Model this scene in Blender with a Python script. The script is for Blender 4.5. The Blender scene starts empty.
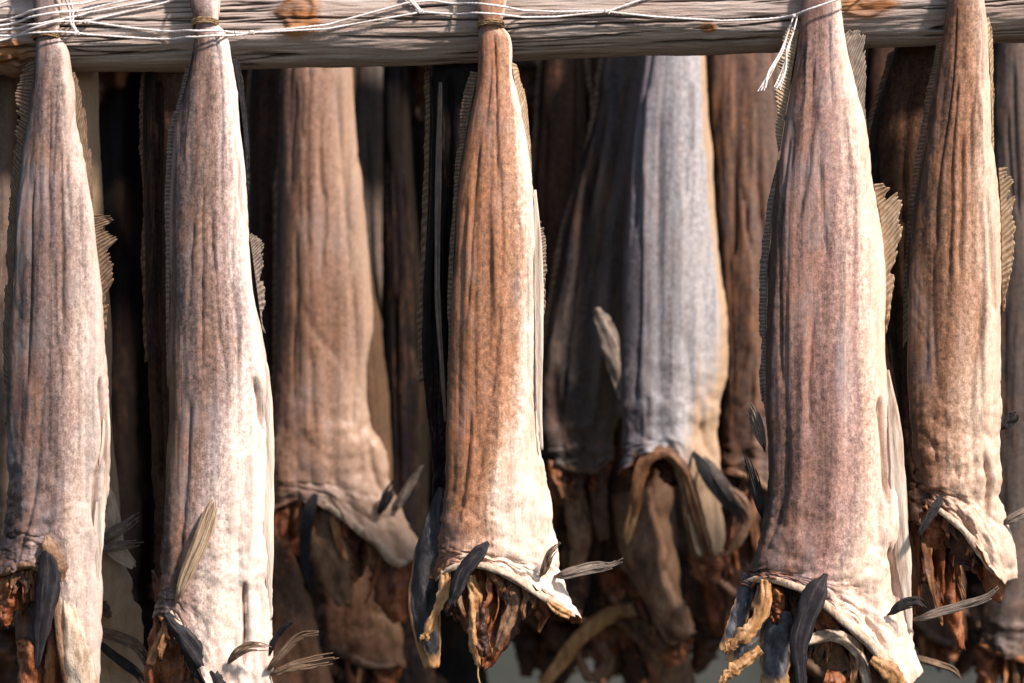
import bpy, math, random
from mathutils import Vector, noise, Euler
R = math.radians
CAMD = 3.5                                   # camera distance to the front of the pole
sc = bpy.context.scene
COL = sc.collection
rng = random.Random(7)

def S(y): return (CAMD + y) / CAMD / 1000.0  # metres per picture unit at a distance
def W(px, py, y): s = S(y); return Vector(((px - 512) * s, y, (341.5 - py) * s))
def lerp(a, b, t): return a + (b - a) * t
def sstep(a, b, x):
    t = max(0.0, min(1.0, (x - a) / (b - a))); return t * t * (3 - 2 * t)
def nz(x, y, z=0.0): return noise.noise(Vector((x, y, z)))
def fbm(x, y, z=0.0, o=4): return noise.fractal(Vector((x, y, z)), 1.0, 2.0, o)

def interp(xs, ys, x):
    n = len(xs)
    if x <= xs[0]: return ys[0]
    if x >= xs[-1]: return ys[-1]
    i = 0
    while x > xs[i + 1]: i += 1
    h = xs[i + 1] - xs[i]; t = (x - xs[i]) / h
    def m(k):
        if k <= 0: return (ys[1] - ys[0]) / (xs[1] - xs[0])
        if k >= n - 1: return (ys[-1] - ys[-2]) / (xs[-1] - xs[-2])
        a = (ys[k] - ys[k - 1]) / (xs[k] - xs[k - 1]); b = (ys[k + 1] - ys[k]) / (xs[k + 1] - xs[k])
        return 0.0 if a * b < 0 else (a + b) / 2
    t2, t3 = t * t, t * t * t
    return (2*t3-3*t2+1)*ys[i] + (t3-2*t2+t)*h*m(i) + (-2*t3+3*t2)*ys[i+1] + (t3-t2)*h*m(i+1)

# ------------------------------------------------------------------ materials
class NT:
    def __init__(s, name):
        s.m = bpy.data.materials.new(name); s.m.use_nodes = True
        s.t = s.m.node_tree; s.t.nodes.clear()
    def n(s, typ, ins=None, **kw):
        nd = s.t.nodes.new(typ)
        for k, v in kw.items(): setattr(nd, k, v)
        for k, v in (ins or {}).items():
            sk = nd.inputs[k]
            if isinstance(v, bpy.types.NodeSocket): s.t.links.new(v, sk)
            else: sk.default_value = v
        return nd
    def math(s, op, a, b=0.5, c=None):
        ins = {0: a, 1: b}
        if c is not None: ins[2] = c
        return s.n('ShaderNodeMath', ins, operation=op).outputs[0]
    def noise(s, vec, scale, detail=4, rough=.6):
        return s.n('ShaderNodeTexNoise', {'Vector': vec, 'Scale': scale, 'Detail': detail, 'Roughness': rough}).outputs['Fac']
    def ramp(s, fac, stops):
        r = s.n('ShaderNodeValToRGB', {'Fac': fac}); e = r.color_ramp.elements
        while len(e) < len(stops): e.new(.5)
        for el, (p, c) in zip(e, stops): el.position = p; el.color = (*c, 1)
        return r.outputs['Color']
    def mix(s, fac, a, b, mode='MIX'):
        nd = s.n('ShaderNodeMix', data_type='RGBA', blend_type=mode)
        for k, v in ((0, fac), (6, a), (7, b)):
            sk = nd.inputs[k]
            if isinstance(v, bpy.types.NodeSocket): s.t.links.new(v, sk)
            else: sk.default_value = (*v, 1) if isinstance(v, tuple) and len(v) == 3 else v
        return nd.outputs[2]
    def grey(s, f):  # float -> colour
        return s.n('ShaderNodeCombineColor', {0: f, 1: f, 2: f}).outputs[0]
    def coords(s, scale):
        tc = s.n('ShaderNodeTexCoord'); oi = s.n('ShaderNodeObjectInfo')
        off = s.n('ShaderNodeVectorMath', {0: oi.outputs['Random'], 1: (37., 51., 13.)}, operation='MULTIPLY').outputs[0]
        add = s.n('ShaderNodeVectorMath', {0: tc.outputs['Object'], 1: off}, operation='ADD').outputs[0]
        return s.n('ShaderNodeVectorMath', {0: add, 1: scale}, operation='MULTIPLY').outputs[0], tc
    def done(s, color, rough=.55, bump=None, bstr=.5, bdist=.001, spec=.3, transl=0, tcol=None):
        ins = {'Base Color': color, 'Roughness': rough, 'Specular IOR Level': spec}
        if bump is not None:
            ins['Normal'] = s.n('ShaderNodeBump', {'Height': bump, 'Strength': bstr, 'Distance': bdist}).outputs[0]
        b = s.n('ShaderNodeBsdfPrincipled', ins).outputs[0]
        if transl:
            t = s.n('ShaderNodeBsdfTranslucent', {'Color': tcol if tcol is not None else color}).outputs[0]
            b = s.n('ShaderNodeMixShader', {0: transl, 1: b, 2: t}).outputs[0]
        s.n('ShaderNodeOutputMaterial', {'Surface': b})
        return s.m

def skin_mat(name, edge, back, mid, pale, belly, warm=(.40, .17, .07), warmth=.35, mott=.55, chev=.5, cool=.4, spec=.3):
    g = NT(name)
    v1, tc = g.coords((150., 150., 5.)); vb, _ = g.coords((52., 52., 1.6))
    v2, _ = g.coords((1., 1., 1.)); v3, _ = g.coords((1., 1., .4)); v5, _ = g.coords((1., 1., .75))
    tone = g.n('ShaderNodeAttribute', attribute_name='tone').outputs['Fac']
    stain = g.n('ShaderNodeAttribute', attribute_name='stain').outputs['Fac']
    uv = g.n('ShaderNodeSeparateXYZ', {0: tc.outputs['UV']})
    streak = g.noise(v1, 1.0, 4, .6); band = g.noise(vb, 1.0, 3, .5)
    mottle = g.noise(v5, 230., 4, .75)
    grain = g.noise(v2, 560., 2, .8)
    low = g.noise(v3, 24., 3, .6)
    blot = g.noise(v3, 60., 5, .7)
    t = tone
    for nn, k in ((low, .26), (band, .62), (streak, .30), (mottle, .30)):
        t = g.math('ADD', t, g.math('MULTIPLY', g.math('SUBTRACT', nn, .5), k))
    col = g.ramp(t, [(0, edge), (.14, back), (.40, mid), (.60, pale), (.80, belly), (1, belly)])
    # speckled, scaly back
    fine = g.math('ADD', g.math('MULTIPLY', mottle, 1.2), g.math('MULTIPLY', grain, 1.0))
    sp = g.n('ShaderNodeMapRange', {0: fine, 1: .82, 2: 1.38, 3: 1 - mott, 4: 1 + mott * .8}).outputs[0]
    amt = g.n('ShaderNodeMapRange', {0: tone, 1: .55, 2: .95, 3: 1., 4: .30}).outputs[0]
    col = g.mix(amt, col, g.mix(1.0, col, g.grey(sp), 'MULTIPLY'))
    # fine dark hairlines along the drying skin
    hl = g.n('ShaderNodeMapRange', {0: g.math('ABSOLUTE', g.math('SUBTRACT', streak, .47)), 1: 0., 2: .022, 3: .42, 4: 0.}).outputs[0]
    hl = g.math('MULTIPLY', hl, g.n('ShaderNodeMapRange', {0: low, 1: .44, 2: .6, 3: .0, 4: 1.}).outputs[0])
    col = g.mix(hl, col, g.mix(.5, warm, (.05, .03, .025)))
    # chevrons of muscle along the side line
    d = g.math('ABSOLUTE', g.math('SUBTRACT', uv.outputs[0], .42))
    ph = g.math('ADD', g.math('MULTIPLY', uv.outputs[1], 600.), g.math('MULTIPLY', d, -30.))
    ph = g.math('ADD', ph, g.math('MULTIPLY', low, 9.))
    ch = g.math('SINE', g.math('ADD', ph, g.math('MULTIPLY', mottle, 2.5)), 0)
    cm = g.n('ShaderNodeMapRange', {0: d, 1: .03, 2: .24, 3: chev, 4: 0.}).outputs[0]
    cm = g.math('MULTIPLY', cm, g.n('ShaderNodeMapRange', {0: blot, 1: .42, 2: .6, 3: .15, 4: 1.}).outputs[0])
    chm = g.math('MULTIPLY', ch, cm)
    col = g.mix(1.0, col, g.grey(g.math('ADD', 1.0, g.math('MULTIPLY', chm, .2))), 'MULTIPLY')
    # dotted side lines
    dot = g.math('GREATER_THAN', g.math('SINE', g.math('ADD', g.math('MULTIPLY', uv.outputs[1], 760.), g.math('MULTIPLY', mottle, 3.)), 0), .1)
    for fl, k in ((.13, .8), (.44, .65)):
        ln = g.n('ShaderNodeMapRange', {0: g.math('ABSOLUTE', g.math('SUBTRACT', g.math('ADD', uv.outputs[0], g.math('MULTIPLY', g.math('SUBTRACT', low, .5), .05)), fl)), 1: .006, 2: .02, 3: k, 4: 0.}).outputs[0]
        col = g.mix(g.math('MULTIPLY', g.math('MULTIPLY', ln, dot), blot), col, (.05, .028, .02))
    # cool grey weathered patches among the tan
    cp = g.n('ShaderNodeMapRange', {0: g.math('ADD', g.math('MULTIPLY', low, .7), g.math('MULTIPLY', band, .5)), 1: .60, 2: .78, 3: 0., 4: cool}).outputs[0]
    col = g.mix(g.math('MULTIPLY', cp, g.n('ShaderNodeMapRange', {0: tone, 1: .6, 2: .85, 3: 1., 4: .15}).outputs[0]), col, (.25, .225, .235))
    # warm rusty drying marks
    wm = g.n('ShaderNodeMapRange', {0: g.math('ADD', g.math('MULTIPLY', blot, .6), g.math('ADD', g.math('MULTIPLY', band, .5), g.math('MULTIPLY', streak, .35))), 1: .70, 2: .90, 3: 0., 4: warmth}).outputs[0]
    col = g.mix(wm, col, warm)
    col = g.mix(stain, col, g.mix(blot, (.02, .007, .004), (.20, .06, .02)))
    h = g.math('ADD', g.math('MULTIPLY', streak, 1.3), g.math('ADD', g.math('MULTIPLY', band, 2.0), g.math('ADD', g.math('MULTIPLY', mottle, .4), g.math('MULTIPLY', grain, .3))))
    return g.done(col, .37, h, .5, .0018, spec)

def fin_mat(name, a, b, c, tr=.25):
    g = NT(name)
    tc = g.n('ShaderNodeTexCoord'); uv = g.n('ShaderNodeSeparateXYZ', {0: tc.outputs['UV']})
    v, _ = g.coords((1., 1., 1.))
    n1 = g.noise(v, 130., 4, .7)
    rn = g.noise(g.n('ShaderNodeCombineXYZ', {0: g.math('MULTIPLY', uv.outputs[0], 3.0), 1: g.math('MULTIPLY', uv.outputs[1], 2.)}).outputs[0], 1.6, 4, .6)
    w = g.math('SINE', g.math('MULTIPLY', uv.outputs[0], 6.2832), 0)
    t = g.math('ADD', g.math('MULTIPLY', rn, .9), g.math('MULTIPLY', w, .09))
    t = g.math('ADD', t, g.math('MULTIPLY', g.math('SUBTRACT', n1, .5), .5))
    col = g.ramp(t, [(.15, a), (.45, b), (.75, c)])
    h = g.math('ADD', g.math('MULTIPLY', rn, 1.), g.math('MULTIPLY', w, .35))
    return g.done(col, .55, h, .7, .0015, .15, tr)

def flap_mat(name, dark, mid, rim):
    g = NT(name); tc = g.n('ShaderNodeTexCoord'); uv = g.n('ShaderNodeSeparateXYZ', {0: tc.outputs['UV']})
    v, _ = g.coords((1., 1., .4)); n1 = g.noise(v, 120., 5, .7); n2 = g.noise(v, 40., 3)
    col = g.ramp(n1, [(.4, dark), (.62, mid)])
    e = g.math('MAXIMUM', g.math('MULTIPLY', g.math('ABSOLUTE', uv.outputs[0]), 2.), g.math('MULTIPLY', uv.outputs[1], .98))
    e = g.math('ADD', e, g.math('MULTIPLY', g.math('SUBTRACT', n2, .5), .35))
    k = g.math('MULTIPLY', g.n('ShaderNodeMapRange', {0: e, 1: .80, 2: .9, 3: 0., 4: 1.}).outputs[0], g.n('ShaderNodeMapRange', {0: uv.outputs[1], 1: .25, 2: .55, 3: 0., 4: 1.}).outputs[0])
    col = g.mix(k, col, g.mix(n1, (.20, .08, .03), rim))
    return g.done(col, .5, n1, .9, .003, .35)
def flesh_mat(name, a, b, c, sc_=70., rough=.42, str_=(1., 1., .5)):
    g = NT(name)
    v, _ = g.coords(str_)
    n1 = g.noise(v, sc_, 5, .7); n2 = g.noise(v, sc_ * 5, 4, .7)
    t = g.math('ADD', g.math('MULTIPLY', n1, .8), g.math('MULTIPLY', n2, .25))
    col = g.ramp(t, [(.36, a), (.52, b), (.68, c)])
    h = g.math('ADD', n1, g.math('MULTIPLY', n2, .4))
    return g.done(col, rough, h, .9, .003, .4)

M = {}
M['A'] = skin_mat('skin grey fawn', (0.020, 0.017, 0.020), (0.065, 0.046, 0.045), (0.171, 0.114, 0.099), (0.302, 0.210, 0.176), (0.602, 0.472, 0.399), cool=.6, chev=.4)
M['B'] = skin_mat('skin pale grey', (0.023, 0.019, 0.021), (0.092, 0.065, 0.059), (0.219, 0.135, 0.106), (0.371, 0.273, 0.247), (0.817, 0.667, 0.573), cool=.6, chev=.8)
M['C'] = skin_mat('skin tan', (0.102, 0.053, 0.033), (0.198, 0.093, 0.051), (0.320, 0.148, 0.079), (0.441, 0.247, 0.152), (0.835, 0.668, 0.540), (.42, .15, .05), .5, .5, .9)
M['D'] = skin_mat('skin rose grey', (0.045, 0.028, 0.026), (0.142, 0.080, 0.065), (0.280, 0.158, 0.129), (0.424, 0.268, 0.225), (0.867, 0.640, 0.501), cool=.6, chev=.25)
M['E'] = skin_mat('skin chestnut', (0.024, 0.011, 0.007), (0.115, 0.053, 0.028), (0.284, 0.141, 0.081), (0.403, 0.241, 0.161), (0.690, 0.509, 0.384), chev=.2)
M['F'] = skin_mat('skin amber', (0.045, 0.026, 0.022), (0.116, 0.061, 0.040), (0.233, 0.130, 0.086), (0.306, 0.190, 0.133), (0.402, 0.269, 0.192), warmth=.25, mott=.4)
M['G'] = skin_mat('skin silver', (0.067, 0.063, 0.072), (0.150, 0.144, 0.160), (0.283, 0.270, 0.282), (0.453, 0.424, 0.422), (0.483, 0.326, 0.207), warmth=.15, mott=.35, chev=.2)
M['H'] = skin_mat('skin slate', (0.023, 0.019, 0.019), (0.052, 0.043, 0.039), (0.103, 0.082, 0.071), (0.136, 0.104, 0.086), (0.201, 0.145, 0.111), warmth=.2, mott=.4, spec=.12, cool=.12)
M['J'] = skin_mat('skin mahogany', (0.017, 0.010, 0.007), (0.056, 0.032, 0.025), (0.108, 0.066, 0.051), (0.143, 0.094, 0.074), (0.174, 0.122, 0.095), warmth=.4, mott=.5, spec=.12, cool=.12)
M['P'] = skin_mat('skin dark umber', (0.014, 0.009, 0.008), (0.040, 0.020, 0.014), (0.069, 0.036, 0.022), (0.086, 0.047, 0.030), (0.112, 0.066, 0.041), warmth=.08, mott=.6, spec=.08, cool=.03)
M['K'] = skin_mat('skin shaded black', (0.003, 0.002, 0.003), (0.006, 0.005, 0.005), (0.010, 0.007, 0.007), (0.012, 0.009, 0.009), (0.018, 0.013, 0.010), warmth=0., mott=.4, spec=.08, cool=0.)  # near-black, with the shade of the rear rows put into the colour
M['cream'] = skin_mat('skin cream', (0.214, 0.117, 0.066), (0.295, 0.172, 0.099), (0.375, 0.235, 0.139), (0.419, 0.274, 0.166), (0.464, 0.313, 0.192), warmth=.25, mott=.3)
M['fin_brown'] = fin_mat('fin brown', (.06, .036, .024), (.20, .125, .08), (.42, .30, .20), .15)
M['fin_grey'] = fin_mat('fin grey', (.08, .062, .052), (.23, .175, .14), (.52, .42, .33), .12)
M['fin_amber'] = fin_mat('fin amber', (.26, .15, .08), (.50, .34, .21), (.74, .60, .45), .18)
M['fin_slate'] = fin_mat('fin slate', (.007, .006, .008), (.018, .016, .019), (.07, .058, .053), .03)
M['fin_black'] = fin_mat('fin black', (.012, .011, .012), (.03, .027, .027), (.075, .065, .06), .05)
M['flesh'] = flesh_mat('dried flesh rust', (.03, .009, .005), (.21, .058, .018), (.43, .18, .065))
M['flesh_dark'] = flesh_mat('dried flesh dark', (.012, .007, .006), (.06, .022, .012), (.2, .075, .03))
M['flesh_gold'] = flesh_mat('dried flesh gold', (.16, .06, .022), (.44, .22, .085), (.62, .39, .20))
M['flesh_rust'] = flesh_mat('dried flesh brown', (.05, .018, .009), (.17, .07, .028), (.33, .16, .07))
M['bone'] = flesh_mat('collar bone skin', (.22, .12, .07), (.52, .39, .28), (.74, .61, .47), 60., .55)
M['belly'] = flesh_mat('belly skin edge', (.34, .22, .15), (.62, .50, .40), (.76, .65, .54), 45., .5, (1., 1., .15))
M['bone_brown'] = flesh_mat('collar bone brown', (.05, .022, .011), (.19, .095, .05), (.34, .20, .115), 60., .5)
M['bone_dim'] = flesh_mat('collar bone dim', (.04, .02, .012), (.11, .055, .028), (.17, .095, .05), 60., .5)

M['flap_black'] = flap_mat('neck flap black', (.010, .010, .012), (.05, .045, .045), (.66, .36, .14))
M['flap_slate'] = flap_mat('neck flap slate', (.03, .032, .042), (.12, .115, .125), (.66, .40, .17))
def twine_mat():
    g = NT('white twine'); v, _ = g.coords((1., 1., 1.))
    n = g.noise(v, 500., 3)
    n2 = g.noise(v, 38., 4)
    return g.done(g.mix(g.n('ShaderNodeMapRange', {0: n2, 1: .45, 2: .7, 3: 0., 4: .55}).outputs[0], g.ramp(n, [(.3, (.55, .49, .47)), (.6, (.84, .77, .74))]), (.42, .33, .26)), .7, n, .6, .0006, .2)
M['twine'] = twine_mat()
def cord_mat():
    g = NT('tan tie cord'); v, _ = g.coords((1., 1., 1.)); n = g.noise(v, 400., 3)
    return g.done(g.ramp(n, [(.3, (.12, .065, .03)), (.65, (.36, .24, .13))]), .7, n, .6, .0006, .2)
M['cord'] = cord_mat()
def wood_mat():
    g = NT('weathered wood')
    v, tc = g.coords((9., 130., 130.)); v2, _ = g.coords((2.2, 42., 42.)); v3, _ = g.coords((1., 1., 1.)); v4, _ = g.coords((26., 420., 420.))
    patch = g.n('ShaderNodeAttribute', attribute_name='patch').outputs['Fac']
    crack = g.n('ShaderNodeAttribute', attribute_name='crack').outputs['Fac']
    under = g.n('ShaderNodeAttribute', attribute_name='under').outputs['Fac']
    a = g.noise(v, 1., 5, .65); b = g.noise(v2, 1., 5, .6); c = g.noise(v4, 1., 3, .7); gr = g.noise(v3, 700., 2, .8); lo = g.noise(v3, 14., 3)
    t = g.math('ADD', g.math('MULTIPLY', a, .55), g.math('ADD', g.math('MULTIPLY', b, .35), g.math('MULTIPLY', c, .22)))
    col = g.ramp(t, [(.32, (.14, .095, .08)), (.45, (.34, .26, .22)), (.56, (.43, .345, .30)), (.75, (.55, .465, .42))])
    col = g.mix(g.n('ShaderNodeMapRange', {0: lo, 1: .45, 2: .7, 3: 0., 4: .4}).outputs[0], col, (.34, .22, .15))
    col = g.mix(1., col, g.grey(g.math('ADD', .62, g.math('MULTIPLY', gr, .76))), 'MULTIPLY')
    pc = g.ramp(g.math('ADD', g.math('MULTIPLY', b, .6), g.math('MULTIPLY', lo, .5)), [(.40, (.04, .018, .01)), (.52, (.30, .115, .035)), (.66, (.46, .22, .09))])
    pm = g.math('MULTIPLY', patch, g.n('ShaderNodeMapRange', {0: a, 1: .3, 2: .55, 3: .45, 4: 1.}).outputs[0])
    col = g.mix(pm, col, pc)
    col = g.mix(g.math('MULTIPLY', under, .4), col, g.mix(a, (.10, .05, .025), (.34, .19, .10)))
    col = g.mix(crack, col, (.03, .02, .016))
    h = g.math('ADD', g.math('MULTIPLY', a, 1.), g.math('ADD', g.math('MULTIPLY', c, .5), g.math('MULTIPLY', b, .6)))
    return g.done(col, .75, h, .6, .003, .2)
M['wood'] = wood_mat()
def ground_mat():
    g = NT('mossy ground'); tc = g.n('ShaderNodeTexCoord'); p = tc.outputs['Object']
    a = g.noise(p, .6, 6, .65); b = g.noise(p, 7., 6, .7)
    t = g.math('ADD', g.math('MULTIPLY', a, .7), g.math('MULTIPLY', b, .35))
    return g.done(g.ramp(t, [(.38, (.025, .03, .02)), (.52, (.055, .058, .046)), (.66, (.10, .097, .085))]), .9, b, 1., .1, .1)
M['ground'] = ground_mat()
def hill_mat():
    g = NT('dark hillside'); tc = g.n('ShaderNodeTexCoord'); p = tc.outputs['Object']
    a = g.noise(p, .12, 8, .7)
    return g.done(g.ramp(a, [(.4, (.02, .025, .022)), (.55, (.045, .05, .042)), (.7, (.08, .08, .075))]), .95, a, 1., 1., .05)
M['hill'] = hill_mat()

# ------------------------------------------------------------------ mesh helpers
def link(name, verts, faces, mats, parent=None, base=None, uvs=None, attrs=None, solid=0, solid_mat=0, smooth=True):
    if base is not None: verts = [v - base for v in verts]
    me = bpy.data.meshes.new(name); me.from_pydata([tuple(v) for v in verts], [], faces)
    if not isinstance(mats, (list, tuple)): mats = [mats]
    for m in mats: me.materials.append(M[m])
    if smooth: me.polygons.foreach_set('use_smooth', [True] * len(me.polygons))
    if uvs:
        l = me.uv_layers.new(name='UVMap'); idx = [0] * len(me.loops); me.loops.foreach_get('vertex_index', idx)
        fl = []
        for i in idx: fl.extend(uvs[i])
        l.data.foreach_set('uv', fl)
    for k, vals in (attrs or {}).items():
        at = me.attributes.new(k, 'FLOAT', 'POINT'); at.data.foreach_set('value', vals)
    o = bpy.data.objects.new(name, me); COL.objects.link(o)
    if parent: o.parent = parent
    if solid:
        md = o.modifiers.new('thick', 'SOLIDIFY'); md.thickness = solid; md.offset = -1 if solid_mat else 0
        md.material_offset = solid_mat; md.material_offset_rim = solid_mat
    return o

def gridfaces(nv, nu, closed=False, off=0):
    f = []
    for i in range(nv - 1):
        for j in range(nu if closed else nu - 1):
            k = (j + 1) % nu
            f.append((off + i*nu + j, off + i*nu + k, off + (i+1)*nu + k, off + (i+1)*nu + j))
    return f

def thing(name, label, cat, base, group=None):
    o = bpy.data.objects.new(name, None); COL.objects.link(o); o.empty_display_size = .05
    o.location = base; o['label'] = label; o['category'] = cat
    if group: o['group'] = group
    return o
def tag(o, label, cat, group=None):
    o['label'] = label; o['category'] = cat
    if group: o['group'] = group
    return o

class Fish:
    """root empty + base position, so parts are placed by absolute position"""
    def __init__(s, label, y0, top, group='dried cod hanging from the poles'):
        s.y0 = y0; s.base = W(top[0], top[1], y0)
        s.root = thing('dried_cod', label, 'dried fish', s.base, group)
        s.seed = rng.uniform(0, 500)

    def body(s, mat, rows, hem, belly=None, grooves=(), nu=150, nv=280, drop=28, fold=1.0, wrinkle=1.0, tip_y=None, head_pale=0.0, inner='flesh', ylean=None, n_auto=9):
        sd = s.seed; y0 = s.y0; sc_ = S(y0)
        rows = [tuple(r) if len(r) == 5 else (*r, 40) for r in rows]
        ks = [(r[1] + r[3]) / 2 for r in rows]
        cols = list(zip(*rows))
        k0, k1 = ks[0], ks[-1]
        ns = max(12, nv // 6); nb = nv - ns
        hx = [h[0] for h in hem]; hy = [h[1] for h in hem]
        verts, uvs, tone, stain = [], [], [], []
        gro = [([q[1] for q in g[0]], [q[0] for q in g[0]], g[1], g[2], g[3] if len(g) > 3 else 0) for g in grooves]
        r_ = random.Random(int(sd * 1000))
        for _ in range(n_auto):
            f0 = r_.uniform(.06, .9); ya = lerp(k0, k1, r_.uniform(.12, .62)); yb = min(k1, ya + r_.uniform(70, 260)); pt = []; dr = r_.uniform(-.10, .10)
            for q in range(6):
                kk = lerp(ya, yb, q / 5); c = [interp(ks, c_, kk) for c_ in cols]
                pt.append((lerp(c[0], c[2], max(.03, min(.96, f0 + dr * q / 5 + .03 * nz(q * .7, f0 * 9, sd)))), kk))
            gro.append(([q[1] for q in pt], [q[0] for q in pt], r_.uniform(1.3, 2.6), r_.choice((1, 1, 1, -.6)) * r_.uniform(1.8, 4.2), 0))
        # ring data
        rings = []
        for i in range(nv):
            if i < nb:
                k = lerp(k0, k1, i / (nb - 1)); t = 0.0
            else:
                k = k1; t = (i - nb + 1) / ns
            rings.append(([interp(ks, c, k) for c in cols], t, k))
        for i, ((xL, yL, xR, yR, T), t, k) in enumerate(rings):
            kk = k + t * 60
            low = sstep(k1 - 150, k1 + 20, kk)
            for j in range(nu):
                a = 2 * math.pi * j / nu
                f = (1 - math.cos(a)) / 2
                front = math.sin(a) >= 0
                px = lerp(xL, xR, f); py = lerp(yL, yR, f)
                if t > 0:
                    hxx = lerp(hx[0], hx[-1], f); hyy = interp(hx, hy, hxx)
                    hyy += 2.2 * nz(hxx * .16, sd + (0 if front else 9)) + 1.4 * nz(hxx * .5, sd + 3)
                    if not front: hyy += drop * (math.sin(math.pi * f) ** .7) * (.7 + .5 * nz(f * 5, sd))
                    hyy += (9 if front else 15) * max(0, nz(hxx * .09, sd + (31 if front else 57)) + .1) + 2.5 * abs(nz(hxx * .35, sd + 77))
                    px = lerp(px, hxx, t); py = lerp(py, hyy, t)
                sn = abs(math.sin(a)) ** .85
                th = T * .86 * (1.12 - .42 * f) * .5 * sn * (1 - .12 * t)
                w = (xR - xL)
                # outward direction in the (x, depth) plane
                nx = -math.cos(a) / max(w, 8); ny = -math.sin(a) / max(T, 8)
                l = math.hypot(nx, ny); nx /= l; ny /= l
                env = sstep(k0 + 60, k0 + 180, k)
                d = 0.0
                fd = (f if front else 2 - f)
                fx = fd * w
                # long folds, drifting slightly sideways
                d += fold * env * 2.6 * fbm(fx * .045 + .25 * nz(kk * .006, sd), kk * .0035, sd, 3)
                d += fold * (.35 + .65 * env) * .7 * fbm(fx * .14, kk * .006, sd + 20, 3)
                # pinched ridges and hollow folds
                d += fold * env * 3.4 * (.42 - 1.9 * abs(nz(fx * .03 + .5 * nz(kk * .004, sd + 11), kk * .0022, sd + 12)))
                # ridged fine wrinkles
                rr = 1 - abs(nz(fx * .11 + kk * .02 * nz(kk * .01, sd), kk * .012, sd + 40)) * 2.2
                d -= fold * env * .8 * max(0, rr) ** 4
                # crumples toward the head end
                d += wrinkle * low * (3.4 * fbm(fx * .035, kk * .045, sd + 60, 4) - 1.6 * max(0, 1 - abs(nz(fx * .05 + 3, kk * .05, sd + 80)) * 2.6) ** 3)
                if t > 0: d += 8 * t * t * (.45 + nz(fx * .07, sd + 120)) + 3.5 * t * nz(fx * .18, t * 2, sd + 130)
                d += .2 * nz(fx * .5, kk * .25, sd + 90)
                st = 0.0
                if front:
                    for gy, gx, gw, gd, gs in gro:
                        if gy[0] - 6 < py < gy[-1] + 6:
                            q = interp(gy, gx, py) - px
                            e = math.exp(-abs(q / gw) ** 1.4) * sstep(gy[0] - 6, gy[0] + 14, py) * (1 - sstep(gy[-1] - 14, gy[-1] + 6, py))
                            d -= gd * e
                            if gs: st = max(st, gs * math.exp(-(q / (gw * .9)) ** 2) * (e > .02))
                yy = -math.copysign(th, math.sin(a))
                px += nx * d; yy += ny * d
                lean = 0 if ylean is None else interp([q[0] for q in ylean], [q[1] for q in ylean], kk)
                p = W(px, py, y0); p.y = y0 + yy * sc_ + lean
                verts.append(p)
                uvs.append((f, kk / 1000.0))
                fb = .7 if belly is None else interp([q[0] for q in belly], [q[1] for q in belly], py)
                fq = f + .05 * nz(kk * .02, f * 3, sd)
                tn = .62 * fq / fb if fq < fb else .62 + .38 * (fq - fb) / max(.02, 1 - fb)
                tn = lerp(tn, max(tn, .72), head_pale * low)
                tone.append(tn); stain.append(st)
        faces = [q[::-1] for q in gridfaces(nv, nu, True)]
        o = link('body', verts, faces, [mat, inner], s.root, s.base, uvs, {'tone': tone, 'stain': stain}, .0024, 1)
        return o

    def ribbon(s, name, pts, mat, rays=4, crumple=1.0, rag=.15, split=0.0, na=11, nl=46, thick=.0009, copies=None, label=None, parent=None):
        """a dried strip of fin or flesh along pts = (px, py, width, depth offset mm, roll deg)"""
        sd = rng.uniform(0, 300); y0 = s.y0; sc_ = S(y0)
        verts, uvs, faces = [], [], []
        strips = copies or [(0, 0, 0)]
        for (ox, oy, tw) in strips:
            pp = [tuple(p) + (0,) * (5 - len(p)) for p in pts]
            n = len(pp); off = len(verts); T = list(range(n))
            C = list(zip(*pp))
            for i in range(nl):
                q = (n - 1) * i / (nl - 1)
                px, py, w, dy, ro = [interp(T, c, q) for c in C]
                q2 = min(q + .02, n - 1); q1 = q2 - .04
                tx = interp(T, C[0], q2) - interp(T, C[0], q1); ty = interp(T, C[1], q2) - interp(T, C[1], q1)
                l = math.hypot(tx, ty) or 1; tx /= l; ty /= l
                u = i / (nl - 1)
                px += ox * u; py += oy * u; ro += tw * u
                w *= 1 + rag * (nz(u * 9, sd) + .6 * nz(u * 25, sd + 4)) * (.3 + u)
                cr, sr = math.cos(R(ro)), math.sin(R(ro))
                root_in = 0
                if name == 'pectoral_fin': w *= .4 + .6 * sstep(0, .2, u); root_in = 14 * max(0, 1 - u / .14) ** 1.5
                for j in range(na):
                    e = j / (na - 1) - .5
                    ext = 0
                    if u > .6: ext = split * (u - .6) / .4 * nz(e * rays * 2.5, sd + 7) * 10
                    x = px + -ty * e * w * cr + tx * ext; yy_ = py + tx * e * w * cr + ty * ext
                    d = dy + e * w * sr
                    d += .5 * math.sin(e * 2 * math.pi * rays) * min(1, w / 10) + crumple * (2.2 * fbm(u * 4 + e, e * 2.2, sd, 3)) * min(1, w / 12)
                    d += e * e * w * .5 * crumple + root_in
                    p = W(x, yy_, y0); p.y = y0 + d * sc_
                    verts.append(p); uvs.append((e * rays, u))
            faces += gridfaces(nl, na, False, off)
        o = link(name, verts, faces, mat, parent or s.root, s.base if parent is None else s.base, uvs, None, thick)
        if label: o['label'] = label
        return o

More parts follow.
